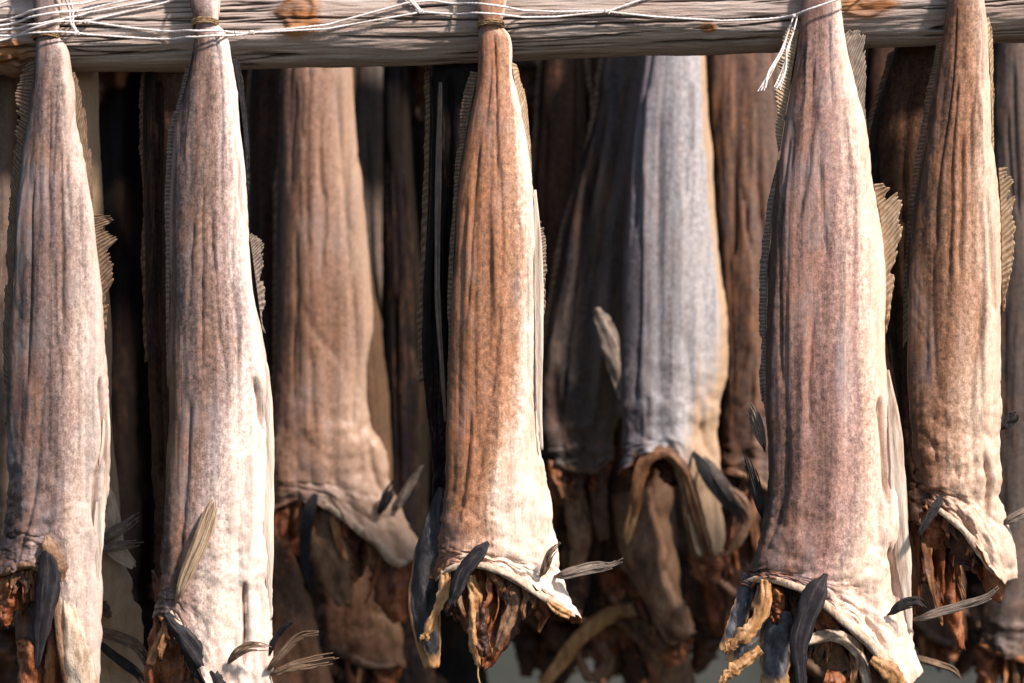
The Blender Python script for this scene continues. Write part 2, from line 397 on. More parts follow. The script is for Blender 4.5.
    def rayfin(s, name, pts, mat, n=9, spread=.45, fray=.4, nl=34):
        """a dried fin of separate stiff rays stuck together near its root"""
        r_ = random.Random(rng.random()); y0 = s.y0; sc_ = S(y0); sd = r_.uniform(0, 300)
        pp = [tuple(p) + (0,) * (5 - len(p)) for p in pts]; T = list(range(len(pp))); C = list(zip(*pp))
        verts, uvs, faces = [], [], []
        for k in range(n):
            e = (k + .5) / n - .5; Lk = 1 - fray * r_.random() * (.4 + 1.2 * abs(e)); dj = r_.uniform(-.8, .8); bend = r_.uniform(-1, 1) * fray * 9
            off = len(verts); na = 5
            for i in range(nl):
                u = i / (nl - 1); q = T[-1] * u * Lk
                px, py, w, dy, ro = [interp(T, c, q) for c in C]
                w = max(w, interp(T, C[2], T[-1] * min(u, .55)) * .22)
                w *= .45 + .55 * sstep(0, .22, u)
                q2 = min(q + .02, T[-1]); q1 = q2 - .04
                tx = interp(T, C[0], q2) - interp(T, C[0], q1); ty = interp(T, C[1], q2) - interp(T, C[1], q1)
                l = math.hypot(tx, ty) or 1; tx /= l; ty /= l
                o_ = e * w * (.75 + spread * u * u * 1.6) + bend * max(0, u - .55) ** 1.5 + .6 * nz(u * 5, sd + k)
                hw = w / n * .55 * (1 - .75 * max(0, (u - .45) / .55) ** 1.4) * (1 + .3 * nz(u * 14, sd + k * 3)) + .12
                cr, sr = math.cos(R(ro + 30 * e)), math.sin(R(ro + 30 * e))
                for j in range(na):
                    h = (j / (na - 1) - .5) * 2
                    a = o_ + h * hw
                    d = dy + dj * (.3 + u) + (o_ + h * hw) * sr - (1 - h * h) * min(.9, hw * .5) + 1.6 * fbm(u * 3, k * .25, sd, 3) + 15 * max(0, 1 - u / .16) ** 1.5
                    p = W(px - ty * a * cr, py + tx * a * cr, y0); p.y = y0 + d * sc_
                    verts.append(p); uvs.append((k + h * .3, u))
            faces += gridfaces(nl, na, False, off)
        return link(name, verts, faces, mat, s.root, s.base, uvs, None, .0007)

    def shreds(s, hem, n, mats, length=36, depth=(-14, 16), w=(2.5, 9), down=4, jit=.25):
        """fibres and torn scraps of dried flesh hanging inside the open neck, a few parts"""
        r_ = random.Random(rng.random()); y0 = s.y0; sc_ = S(y0); hx = [h[0] for h in hem]; hy = [h[1] for h in hem]
        for mi, mat in enumerate(mats):
            verts, uvs, faces = [], [], []
            for k in range(n):
                q = r_.uniform(.06, .9); x0 = lerp(hx[0], hx[-1], q); y_ = interp(hx, hy, x0) - down; Lk = length * r_.uniform(.35, 1.25) * (1 - .5 * abs(q - .45))
                dx = r_.uniform(-1, 1) * Lk * jit; ww = r_.uniform(*w); dd = r_.uniform(*depth); sd = r_.uniform(0, 400); off = len(verts); nl, na = 16, 6
                for i in range(nl):
                    u = i / (nl - 1)
                    wk = ww * (1 - .8 * u ** 2) * (1 + .7 * nz(u * 6, sd)) + .4
                    cx = x0 + dx * u * u + 7 * u * nz(u * 2.2, sd + 5); cy = y_ + Lk * u
                    tw_ = 2.2 * nz(u * 1.5, sd + 9)
                    for j in range(na):
                        e = j / (na - 1) - .5
                        p = W(cx + e * wk * math.cos(tw_), cy + 3 * nz(e * 3, u * 5, sd), y0)
                        p.y = y0 + (dd + e * wk * math.sin(tw_) + 3 * nz(u * 4, e * 2, sd + 2) - 6 * u) * sc_
                        verts.append(p); uvs.append((e, u))
                faces += gridfaces(nl, na, False, off)
            link('torn_flesh', verts, faces, mat, s.root, s.base, uvs, None, .0011)['kind'] = 'stuff'

    def fan(s, name, base, tip, mat, rays=20, jag=.35, dy0=0, dy1=6, bead=0.0, nt=16, ridge=.3, thick=.0007, curl=0):
        sd = rng.uniform(0, 300); y0 = s.y0; sc_ = S(y0); rays = int(rays * 1.7)
        nsx = rays * 6
        tb = [i / (len(base) - 1) for i in range(len(base))]; tt = [i / (len(tip) - 1) for i in range(len(tip))]
        bx = [b[0] for b in base]; by = [b[1] for b in base]; ex = [b[0] for b in tip]; ey = [b[1] for b in tip]
        verts, uvs = [], []
        for i in range(nt):
            t0 = i / (nt - 1)
            for j in range(nsx):
                q = j / (nsx - 1); ray = q * rays + .45 * nz(q * rays * .6, sd)
                r = abs((ray % 1) - .5) * 2            # 0 at a ray, 1 in the web between two
                reach = 1 - jag * (.5 + .5 * nz(math.floor(ray) * .83, sd)) * .9 - jag * .15 * r + .4 * nz(q * 5, sd + 3) - .28 * sstep(.3, .5, nz(q * 9, sd + 8))
                t = t0 * reach
                x = lerp(interp(tb, bx, q), interp(tt, ex, q), t); y = lerp(interp(tb, by, q), interp(tt, ey, q), t)
                d = lerp(dy0, dy1, t) + ridge * math.cos(2 * math.pi * ray) * (.4 + .6 * t0) + 2.5 * t * fbm(q * 6, t * 2, sd, 3) + curl * t * t
                if bead: d -= bead * math.exp(-((t0 - .06) / .07) ** 2) * (.5 + .5 * math.cos(2 * math.pi * ray))
                p = W(x, y, y0); p.y = y0 + d * sc_; verts.append(p); uvs.append((ray, t0))
        return link(name, verts, gridfaces(nt, nsx), mat, s.root, s.base, uvs, None, thick)

    def bone(s, name, pts, mat, nu=14, nl=70, label=None):
        """curved bony ridge, pts = (px, py, radius, depth mm)"""
        sd = rng.uniform(0, 300); y0 = s.y0; sc_ = S(y0)
        T = list(range(len(pts))); C = list(zip(*pts)); verts = []; uvs = []
        for i in range(nl):
            q = (len(pts) - 1) * i / (nl - 1)
            px, py, r, dy = [interp(T, c, q) for c in C]
            q2 = min(q + .02, T[-1]); q1 = q2 - .04
            tx = interp(T, C[0], q2) - interp(T, C[0], q1); ty = interp(T, C[1], q2) - interp(T, C[1], q1)
            l = math.hypot(tx, ty) or 1; tx /= l; ty /= l
            endt = min(1, min(i, nl - 1 - i) / 5 + .12) ** .5
            for j in range(nu):
                a = 2 * math.pi * j / nu
                rr = r * .55 * endt * (1 + .5 * fbm(q * 1.3, math.cos(a) * .8, sd + math.sin(a), 4) + .28 * nz(q * 2 + 3, a * 2.2, sd))
                x = px - ty * math.cos(a) * rr; y = py + tx * math.cos(a) * rr
                p = W(x, y, y0); p.y = y0 + (dy + 5 + 2 * nz(q * 2, sd) + math.sin(a) * rr * .75) * sc_
                verts.append(p); uvs.append((j / nu, q))
        f = gridfaces(nl, nu, True) + [tuple(range(nu))[::-1], tuple(range((nl - 1) * nu, nl * nu))]
        o = link(name, verts, f, mat, s.root, s.base, uvs)
        if label: o['label'] = label
        return o

def feather_copies(n, spread, seed):
    r = random.Random(seed)
    return [(r.uniform(-spread, spread) * .6, (i - (n - 1) / 2) * spread / n * 2 + r.uniform(-2, 2), r.uniform(-40, 40)) for i in range(n)]

# ------------------------------------------------------------------ the front row, tied to the near pole
# fish hung at the left
f = Fish('grey-brown dried cod with a broken brush-like fin on its right edge, front row at left', -.015, (50, 38))
f.body('A', [(26, -58, 66, -58, 20), (31, -10, 64, -10, 24), (36, 34, 59, 36, 20), (36, 46, 66, 46, 26), (34, 75, 71, 72, 32), (26, 130, 80, 130, 38),
             (17, 200, 90, 190, 44), (14, 260, 97, 250, 48), (11, 330, 103, 320, 52), (9, 400, 108, 395, 54), (8, 450, 110, 440, 56), (8, 490, 107, 490, 56), (3, 530, 104, 540, 54)],
       [(-6, 576), (20, 566), (42, 560), (56, 600), (61, 645), (76, 720), (99, 724)],
       belly=[(0, .8), (150, .72), (260, .82), (330, .66), (450, .66), (560, .55)],
       grooves=[([(100, 380), (105, 440), (98, 480), (97, 530)], 2.0, 9, .5), ([(46, 380), (41, 450), (36, 500), (20, 555)], 3, 3.5), ([(33, 380), (30, 450), (24, 520)], 3, -2.5),
                ([(80, 190), (84, 260), (90, 330)], 3, 3), ([(58, 60), (62, 200), (66, 340)], 5, 1.6), ([(43, 120), (40, 250)], 4, 2)])
f.fan('dorsal_fin', [(38, 58), (30, 120), (20, 190), (14, 260), (10, 340), (8, 420)], [(20, 66), (12, 110), (8, 170), (3, 235), (1, 320), (2, 430)], 'fin_brown', 44, .5, 6, 12, 3)
f.fan('anal_fin', [(68, 76), (78, 130), (86, 175), (92, 205)], [(74, 70), (84, 100), (90, 150), (92, 210)], 'fin_brown', 18, .3, 4, 10)
f.fan('ventral_fin', [(90, 215), (95, 240), (99, 280), (103, 330)], [(106, 214), (122, 226), (117, 262), (106, 335)], 'fin_brown', 16, .75, 4, 0)
f.bone('collar_bone', [(-6, 574, 6, -14), (20, 566, 7, -24), (40, 566, 6, -28), (56, 590, 5, -28), (62, 640, 6, -24), (76, 720, 8, -20)], 'bone_brown')
f.ribbon('pectoral_fin', [(52, 536, 10, -27), (54, 560, 22, -33), (52, 590, 22, -36), (46, 630, 15, -37), (42, 664, 3, -36)], 'fin_slate', 2, 1.0, .22, .5, 13)
f.ribbon('fin_root', [(50, 534, 3, -28), (54, 546, 18, -32), (60, 566, 20, -31), (64, 580, 10, -28)], 'bone_brown', 2, 1.0, .4)
f.ribbon('belly_flap', [(66, 580, 3, -14), (76, 640, 26, -23), (84, 690, 34, -22), (86, 724, 30, -20)], 'bone', 3, 1.5, .2)
f.ribbon('flesh_flap', [(6, 575, 20, -6), (8, 600, 24, -10), (4, 625, 10, -8)], 'flesh', 2, 3, .5, .5)
f.ribbon('flesh_flap', [(34, 575, 34, 8), (36, 620, 50, 6), (44, 690, 50, 8)], 'flesh_dark', 2, 3.5, .3, .5)
f.ribbon('flesh_flap', [(50, 590, 10, -4), (56, 630, 16, -6), (52, 690, 20, -4)], 'flesh', 2, 3, .3, .5)
f.ribbon('flesh_flap', [(20, 640, 10, 0), (28, 660, 22, -2), (30, 720, 26, -2)], 'flesh', 2, 3, .3, .5)
f.shreds([(-6, 576), (20, 568), (50, 590), (64, 650)], 6, ('flesh', 'flesh_dark', 'flesh_rust'), 48, w=(4, 15))
f.ribbon('belly_edge', [(104, 376, 3, -2), (107, 430, 8, -7), (103, 480, 10, -8), (99, 540, 10, -8), (97, 610, 1.5, -4)], 'belly', 1, .6, .2)

f = Fish('pale grey front-row dried cod with broad cream belly, spiky fins splayed at lower right', -.015, (207, 26))
f.body('B', [(176, -58, 226, -58, 20), (187, -12, 221, -12, 26), (191, 8, 220, 8, 30), (195, 23, 218, 23, 21), (195, 33, 225, 32, 25), (192, 60, 232, 60, 30), (183, 105, 240, 105, 38), (174, 160, 246, 160, 44), (171, 220, 248, 215, 48),
             (170, 300, 254, 290, 52), (169, 350, 264, 350, 54), (170, 400, 271, 400, 56), (168, 450, 273, 450, 58), (165, 500, 273, 500, 58), (162, 550, 273, 555, 58), (160, 585, 274, 600, 56)],
       [(157, 616), (172, 610), (185, 632), (205, 672), (222, 704), (250, 716), (274, 720)],
       belly=[(0, .75), (100, .72), (200, .74), (290, .76), (350, .72), (400, .58), (450, .46), (520, .38), (620, .28)],
       grooves=[([(238, 180), (234, 280), (238, 330), (239, 450)], 3.5, 4.5), ([(256, 380), (261, 400), (262, 425)], 2.6, 11, .7), ([(192, 400), (188, 480), (180, 560), (172, 600)], 2.6, 4.5),
                ([(246, 585), (247, 625), (245, 660)], 2.4, 12, .9), ([(226, 470), (228, 560)], 4, 2.5), ([(252, 440), (254, 560)], 4, -2.5), ([(208, 70), (206, 200), (205, 330)], 6, 1.5), ([(180, 120), (178, 250)], 3.5, -1.6)])
f.fan('dorsal_fin', [(193, 62), (182, 110), (173, 165), (170, 230), (169, 300), (168, 380)], [(184, 66), (172, 110), (164, 165), (163, 230), (164, 300), (166, 390)], 'fin_grey', 44, .35, 8, 12, 2.5)
f.fan('anal_fin', [(231, 52), (238, 90), (244, 140), (247, 190)], [(234, 54), (243, 72), (248, 120), (249, 196)], 'fin_slate', 18, .25, 4, 8)
f.fan('ventral_fin', [(249, 235), (254, 270), (262, 330)], [(257, 228), (266, 258), (266, 335)], 'fin_grey', 14, .6, 4, 6)
f.rayfin('pectoral_fin', [(176, 606, 5, -26), (188, 575, 14, -32), (205, 535, 20, -35), (214, 508, 15, -34), (217, 498, 5, -32)], 'fin_amber', 8, .1, .25)
f.ribbon('collar_flap', [(168, 612, 8, -22), (190, 640, 20, -26), (210, 672, 24, -24), (222, 700, 20, -22)], 'fin_slate', 2, 1.5, .3)
f.bone('collar_bone', [(158, 616, 5, -8), (172, 612, 6, -22), (186, 632, 5, -26), (206, 672, 6, -27), (226, 708, 6, -24)], 'bone')
f.rayfin('pelvic_fin', [(228, 664, 4, -24), (240, 650, 10, -34), (256, 643, 9, -38), (276, 645, 3, -38)], 'fin_brown')
f.rayfin('pelvic_fin', [(266, 672, 4, -14), (280, 655, 8, -22), (300, 635, 7, -26), (322, 630, 3, -30)], 'fin_brown')
f.rayfin('pelvic_fin', [(268, 676, 5, -12), (290, 666, 11, -18), (315, 660, 11, -20), (340, 655, 6, -22)], 'fin_brown')
f.rayfin('pelvic_fin', [(268, 660, 3, -8), (275, 640, 6, -12), (285, 626, 5, -16), (298, 618, 2, -20)], 'fin_slate')
for q in ([(160, 620, 14, 6), (154, 650, 16, 4), (148, 700, 14, 6)], [(178, 640, 30, 10), (180, 670, 44, 8), (186, 720, 44, 10)]):
    f.ribbon('flesh_flap', q, 'flesh', 2, 3, .4, .5)
f.ribbon('flesh_flap', [(190, 650, 24, 4), (196, 680, 34, 2), (196, 720, 30, 4)], 'flesh_dark', 2, 3, .3, .5)
f.ribbon('flesh_flap', [(150, 664, 8, -4), (160, 640, 8, -10), (168, 622, 6, -12)], 'flesh_gold', 2, 1, .3, .5)
f.shreds([(156, 616), (172, 612), (188, 640), (215, 690)], 7, ('flesh', 'flesh_dark', 'flesh_rust'), 48, w=(4, 15))
f.ribbon('belly_edge', [(262, 350, 3, -4), (268, 400, 10, -9), (269, 470, 11, -10), (269, 560, 9, -10), (271, 620, 1.5, -4)], 'belly', 1, .6, .2)

f = Fish('orange-tan front-row dried cod at centre, its open rusty neck fully visible', -.015, (490, 28))
f.body('C', [(470, -58, 512, -58, 20), (475, -10, 508, -10, 24), (476, 10, 505, 10, 26), (480, 25, 502, 25, 20), (479, 34, 509, 34, 25), (478, 80, 513, 76, 30), (470, 120, 522, 115, 36), (460, 180, 530, 175, 42), (455, 250, 539, 245, 48),
             (452, 320, 541, 320, 52), (449, 400, 539, 395, 54), (448, 450, 541, 440, 56), (447, 490, 547, 480, 58), (443, 520, 554, 530, 58), (439, 544, 561, 566, 56)],
       [(433, 578), (448, 566), (470, 562), (496, 564), (520, 576), (545, 592), (562, 606), (576, 616)],
       belly=[(0, .9), (100, .85), (180, .78), (250, .82), (330, .76), (420, .64), (480, .4), (560, .2)], wrinkle=1.0,
       grooves=[([(530, 190), (527, 260), (529, 330)], 3, 3.5), ([(465, 200), (460, 300), (458, 400), (452, 500)], 3.5, 2.6), ([(492, 120), (490, 250), (488, 400), (470, 520)], 4, 2.0), ([(535, 250), (538, 400), (545, 500)], 3, 2.5),
                ([(470, 410), (466, 470), (456, 530)], 3, 3), ([(548, 520), (552, 560)], 3, 3), ([(478, 150), (474, 320)], 3, 1.8)], drop=20)
f.fan('dorsal_fin', [(478, 72), (468, 125), (459, 180), (454, 250), (452, 330), (449, 420)], [(468, 70), (457, 125), (452, 180), (449, 250), (447, 330), (447, 430)], 'fin_brown', 46, .3, 8, 12, 3)
f.fan('anal_fin', [(511, 62), (520, 110), (528, 150), (531, 190)], [(517, 64), (526, 92), (531, 140), (532, 195)], 'fin_amber', 18, .3, 3, 8)
f.fan('ventral_fin', [(537, 222), (540, 260), (541, 310)], [(543, 220), (549, 256), (546, 318)], 'fin_grey', 14, .6, 3, 6)
f.bone('collar_bone', [(438, 578, 4, -16), (452, 567, 5, -26), (476, 564, 6, -31), (505, 572, 7, -31), (535, 590, 8, -27), (560, 606, 8, -21), (575, 616, 4, -16)], 'bone')
f.ribbon('bone_end', [(548, 600, 5, -25), (558, 608, 10, -24), (570, 614, 8, -22)], 'flesh_gold', 2, .6, .2)
f.ribbon('skin_flap', [(442, 488, 8, 8), (437, 520, 22, 5), (428, 560, 30, 2), (424, 600, 32, 0), (428, 640, 26, -2), (432, 668, 16, -2)], 'flap_black', 1, 2.5, .12, .2, 17)
f.ribbon('neck_strip', [(446, 570, 10, -18), (444, 590, 12, -20), (436, 612, 9, -20), (426, 634, 9, -20), (424, 638, 4, -20)], 'flesh_gold', 2, 1.7, .6, .9, 13, 60)
f.ribbon('pectoral_fin', [(490, 540, 10, -32), (478, 552, 14, -38), (464, 570, 15, -40), (456, 590, 12, -40), (452, 602, 6, -39)], 'fin_slate', 2, 1.0, .22, .5, 13)
f.rayfin('pelvic_fin', [(540, 576, 4, -24), (545, 565, 9, -28), (550, 552, 7, -30), (561, 541, 3, -32)], 'fin_brown')
f.rayfin('pelvic_fin', [(552, 577, 7, -18), (572, 571, 13, -22), (592, 566, 11, -25), (610, 563, 5, -27), (624, 556, 1.5, -30)], 'fin_grey')
f.ribbon('flesh_flap', [(470, 566, 50, 0), (474, 590, 56, -4), (484, 620, 48, -4), (490, 650, 22, -6), (482, 668, 8, -6)], 'flesh', 3, 4.5, .3, .6)
f.ribbon('flesh_flap', [(500, 578, 30, 6), (512, 596, 30, 2), (504, 630, 26, -2), (494, 655, 8, -4)], 'flesh_dark', 2, 4, .4, .6)
f.ribbon('flesh_flap', [(508, 584, 16, -6), (514, 600, 18, -12), (506, 625, 13, -14), (497, 648, 5, -12)], 'bone_brown', 2, 2, .3, .4)
f.ribbon('flesh_flap', [(470, 575, 10, -14), (476, 600, 12, -18), (474, 630, 10, -16), (478, 664, 8, -14)], 'flesh_gold', 2, 2.5, .5, .4)
f.ribbon('flesh_flap', [(484, 600, 8, -14), (480, 630, 14, -18), (486, 654, 9, -16)], 'flesh_dark', 2, 2, .4, .4)
f.ribbon('flesh_flap', [(530, 592, 24, 2), (538, 604, 22, 0), (544, 622, 6, 0)], 'flesh', 2, 3, .5, .5)
f.ribbon('flesh_flap', [(456, 574, 20, 2), (454, 600, 24, 2), (450, 616, 12, 0)], 'flesh_dark', 2, 3, .3, .5)
f.ribbon('loose_thread', [(479, 660, 1.6, -10), (478, 672, 1.4, -10), (482, 690, 1.2, -10)], 'flesh_gold', 1, .2, .1)
f.shreds([(436, 578), (470, 566), (500, 568), (545, 594), (570, 612)], 8, ('flesh', 'flesh_dark', 'flesh_rust'), 49, w=(4, 15))
f.ribbon('belly_edge', [(535, 190, 2, -4), (538, 250, 8, -8), (539, 330, 9, -9), (539, 400, 6, -8), (542, 450, 2, -6)], 'belly', 1, .5, .15)

f = Fish('largest rose-grey dried cod with ribbed tail fins and a fanned fin on its right edge', -.012, (822, 0))
f.body('D', [(800, -58, 845, -58, 20), (804, -30, 840, -30, 24), (801, 20, 842, 15, 28), (796, 60, 849, 60, 34), (787, 110, 861, 110, 42), (778, 170, 872, 170, 48), (771, 230, 881, 230, 54), (767, 300, 885, 290, 58), (766, 360, 886, 350, 62),
             (766, 420, 891, 400, 64), (768, 470, 897, 470, 66), (765, 510, 902, 520, 68), (757, 545, 906, 560, 68), (750, 566, 908, 590, 66)],
       [(745, 582), (762, 574), (780, 576), (800, 582), (830, 606), (865, 636), (890, 668), (906, 684), (922, 668)],
       belly=[(0, .82), (120, .74), (220, .72), (320, .72), (420, .74), (500, .66), (560, .5), (620, .3)],
       grooves=[([(880, 400), (884, 440), (887, 500)], 2.6, 10, .6), ([(889, 545), (896, 575), (899, 600)], 2.6, 10, .7), ([(872, 300), (878, 380), (874, 470), (880, 560)], 4, 3), ([(816, 110), (812, 250), (806, 420), (800, 540)], 5, 2.4),
                ([(793, 120), (786, 260), (784, 380), (786, 500)], 3.2, 2.8), ([(838, 60), (848, 180), (852, 320)], 4.5, 1.8), ([(786, 430), (780, 500), (764, 550)], 3.2, 3.5), ([(803, 330), (800, 430), (796, 520)], 3, -2.2), ([(806, 560), (812, 578)], 4, 4),
                ([(850, 575), (858, 600), (866, 630)], 4, 3), ([(826, 590), (850, 604), (884, 650)], 3, 3)], drop=26, wrinkle=1.1)
f.fan('dorsal_fin', [(800, 30), (793, 70), (786, 112), (780, 150)], [(788, 24), (778, 62), (774, 104), (778, 153)], 'fin_amber', 22, .25, 4, 4, 2, ridge=.5)
f.fan('dorsal_fin', [(779, 160), (771, 230), (767, 300), (766, 360), (768, 420)], [(778, 160), (764, 230), (759, 300), (759, 360), (766, 426)], 'fin_grey', 40, .3, 4, 8, 3)
f.fan('anal_fin', [(845, 34), (852, 72), (860, 112), (866, 140)], [(851, 28), (868, 34), (868, 90), (867, 146)], 'fin_grey', 16, .3, 2, 6, ridge=.5)
f.fan('ventral_fin', [(874, 184), (881, 225), (884, 270), (885, 330)], [(886, 183), (905, 196), (901, 250), (886, 335)], 'fin_amber', 15, .5, 2, -4, ridge=.5)
f.bone('collar_bone', [(746, 580, 5, -10), (766, 578, 6, -26), (800, 588, 7, -36), (832, 610, 8, -37), (866, 642, 9, -33), (892, 670, 9, -27), (906, 686, 7, -22)], 'bone')
f.ribbon('bone_end', [(868, 656, 8, -32), (886, 668, 18, -34), (898, 684, 14, -32)], 'flesh_gold', 2, .8, .2)
f.ribbon('pectoral_fin', [(824, 572, 12, -38), (812, 590, 24, -44), (802, 615, 22, -47), (795, 645, 18, -48), (797, 676, 12, -47), (798, 688, 8, -46)], 'fin_slate', 2, 1.0, .22, .5, 13)
f.ribbon('skin_flap', [(752, 575, 18, 0), (744, 600, 18, -2), (736, 625, 18, -4), (726, 652, 14, -6)], 'flap_slate', 1, 2, .2, .4, 15)
f.ribbon('neck_strip', [(764, 578, 10, -24), (762, 605, 14, -28), (748, 628, 16, -28), (733, 640, 12, -26), (724, 650, 5, -24)], 'flesh_gold', 2, 1.7, .6, .9, 13, 60)
f.ribbon('neck_strip', [(760, 648, 10, -14), (744, 660, 12, -16), (728, 672, 12, -16), (720, 682, 8, -16)], 'flesh_gold', 2, 1.7, .6, .9, 13, 60)
f.ribbon('neck_strip', [(762, 618, 12, -8), (748, 640, 14, -8), (728, 662, 10, -8)], 'flap_slate', 1, 2, .3, .3, 15)
f.ribbon('skin_flap', [(784, 610, 24, -12), (776, 640, 30, -14), (774, 690, 28, -14)], 'flap_slate', 1, 2.5, .2, .3, 17)
f.ribbon('flesh_flap', [(786, 584, 44, -6), (790, 606, 50, -4), (790, 630, 40, 0)], 'flesh_dark', 2, 3, .3, .5)
f.ribbon('flesh_flap', [(772, 586, 18, -14), (776, 606, 18, -16), (774, 622, 8, -14)], 'flesh', 2, 3, .4, .5)
f.ribbon('flesh_flap', [(830, 620, 50, 0), (846, 640, 66, -2), (860, 668, 66, -4), (868, 700, 60, -4)], 'bone_brown', 2, 3, .2, .4)
f.ribbon('flesh_flap', [(800, 640, 10, -22), (830, 634, 12, -18), (856, 650, 12, -16), (868, 690, 10, -14)], 'bone', 2, 1.4, .3)
f.ribbon('flesh_flap', [(824, 676, 16, -10), (838, 682, 20, -12), (850, 700, 20, -10)], 'flesh', 2, 2.5, .4)
f.ribbon('flesh_flap', [(816, 600, 20, -18), (824, 612, 24, -16), (836, 628, 10, -14)], 'flesh', 2, 3, .5)
f.rayfin('pelvic_fin', [(886, 614, 5, -24), (897, 604, 11, -28), (912, 599, 9, -30), (924, 606, 4, -32)], 'fin_black')
f.rayfin('pelvic_fin', [(912, 620, 7, -12), (934, 612, 10, -16), (960, 604, 9, -20), (984, 595, 6, -24), (996, 584, 2, -26)], 'fin_grey')
f.rayfin('side_fin', [(766, 452, 4, 4), (759, 430, 12, 4), (753, 412, 9, 2), (746, 400, 4, 0)], 'fin_grey')
f.rayfin('side_fin', [(764, 520, 6, 6), (758, 495, 12, 6), (751, 470, 8, 4), (743, 446, 2, 2)], 'fin_black')
f.shreds([(746, 582), (780, 580), (805, 590), (850, 624), (890, 664)], 9, ('flesh', 'flesh_dark', 'flesh_rust', 'fin_slate'), 64, w=(4, 15))
f.ribbon('belly_edge', [(887, 370, 3, -4), (894, 430, 13, -10), (898, 500, 15, -11), (903, 570, 14, -11), (910, 632, 3, -6)], 'belly', 1, .7, .2)

f = Fish('chestnut front-row dried cod near the right edge, ending in a blunt cream nub', -.010, (964, 0))
f.body('E', [(944, -58, 984, -58, 20), (947, -25, 982, -25, 24), (944, 30, 988, 30, 30), (937, 80, 990, 80, 36), (926, 140, 992, 140, 42), (916, 200, 998, 190, 48), (909, 270, 1001, 265, 50), (908, 340, 1002, 330, 52), (909, 400, 1004, 400, 54), (912, 450, 1003, 450, 54), (917, 482, 1003, 495, 52)],
       [(922, 502), (935, 506), (955, 522), (975, 545), (988, 568), (1002, 580), (1017, 566)],
       belly=[(0, .85), (100, .75), (200, .70), (300, .72), (360, .58), (450, .38), (520, .3)],
       grooves=[([(978, 200), (983, 280), (974, 350), (968, 410)], 3.2, 3.5), ([(990, 230), (992, 320)], 2.6, 3.4), ([(934, 180), (930, 300), (936, 400)], 4, 2.4), ([(950, 120), (946, 260), (942, 370)], 3.5, 2.2), ([(962, 60), (962, 240)], 4, 1.8), ([(982, 455), (988, 485), (986, 520)], 2.6, 10, .4), ([(925, 250), (922, 380)], 3, 2.5)], wrinkle=1.3)
f.fan('dorsal_fin', [(944, 38), (936, 84), (926, 140), (916, 200), (910, 270), (908, 340)], [(938, 40), (928, 84), (919, 140), (910, 200), (904, 270), (904, 350)], 'fin_brown', 44, .35, 8, 14, 3)
f.fan('anal_fin', [(987, 18), (990, 60), (992, 110), (993, 150)], [(991, 16), (995, 50), (995, 100), (995, 150)], 'fin_amber', 14, .4, 3, 6)
f.fan('ventral_fin', [(999, 168), (1001, 210), (1002, 260), (1003, 310)], [(1010, 166), (1022, 186), (1016, 250), (1004, 312)], 'fin_amber', 15, .5, 2, -4, ridge=.5)
f.bone('collar_bone', [(922, 506, 3, -12), (936, 509, 5, -22), (956, 524, 6, -26), (976, 548, 8, -24), (992, 568, 9, -18), (1006, 577, 8, -12)], 'bone')
f.rayfin('pectoral_fin', [(940, 494, 8, -24), (932, 506, 10, -30), (922, 522, 9, -32), (914, 536, 3, -32)], 'fin_black', 8, .1, .25)
f.rayfin('pelvic_fin', [(1000, 524, 6, -10), (1014, 516, 12, -14), (1032, 508, 10, -18), (1046, 500, 4, -20)], 'fin_grey')
f.rayfin('side_fin', [(1001, 430, 5, -4), (1008, 422, 12, -4), (1014, 416, 10, -6), (1018, 414, 3, -6)], 'fin_black')
f.ribbon('flesh_flap', [(936, 510, 30, 4), (940, 530, 32, 4), (936, 550, 14, 4)], 'flesh', 2, 3, .4, .5)
f.ribbon('flesh_flap', [(962, 530, 40, 8), (968, 550, 30, 8), (976, 568, 14, 6)], 'flesh_dark', 2, 3, .4, .5)
f.shreds([(924, 504), (945, 512), (975, 546), (985, 560)], 6, ('flesh', 'flesh_dark', 'flesh_dark'), 30)

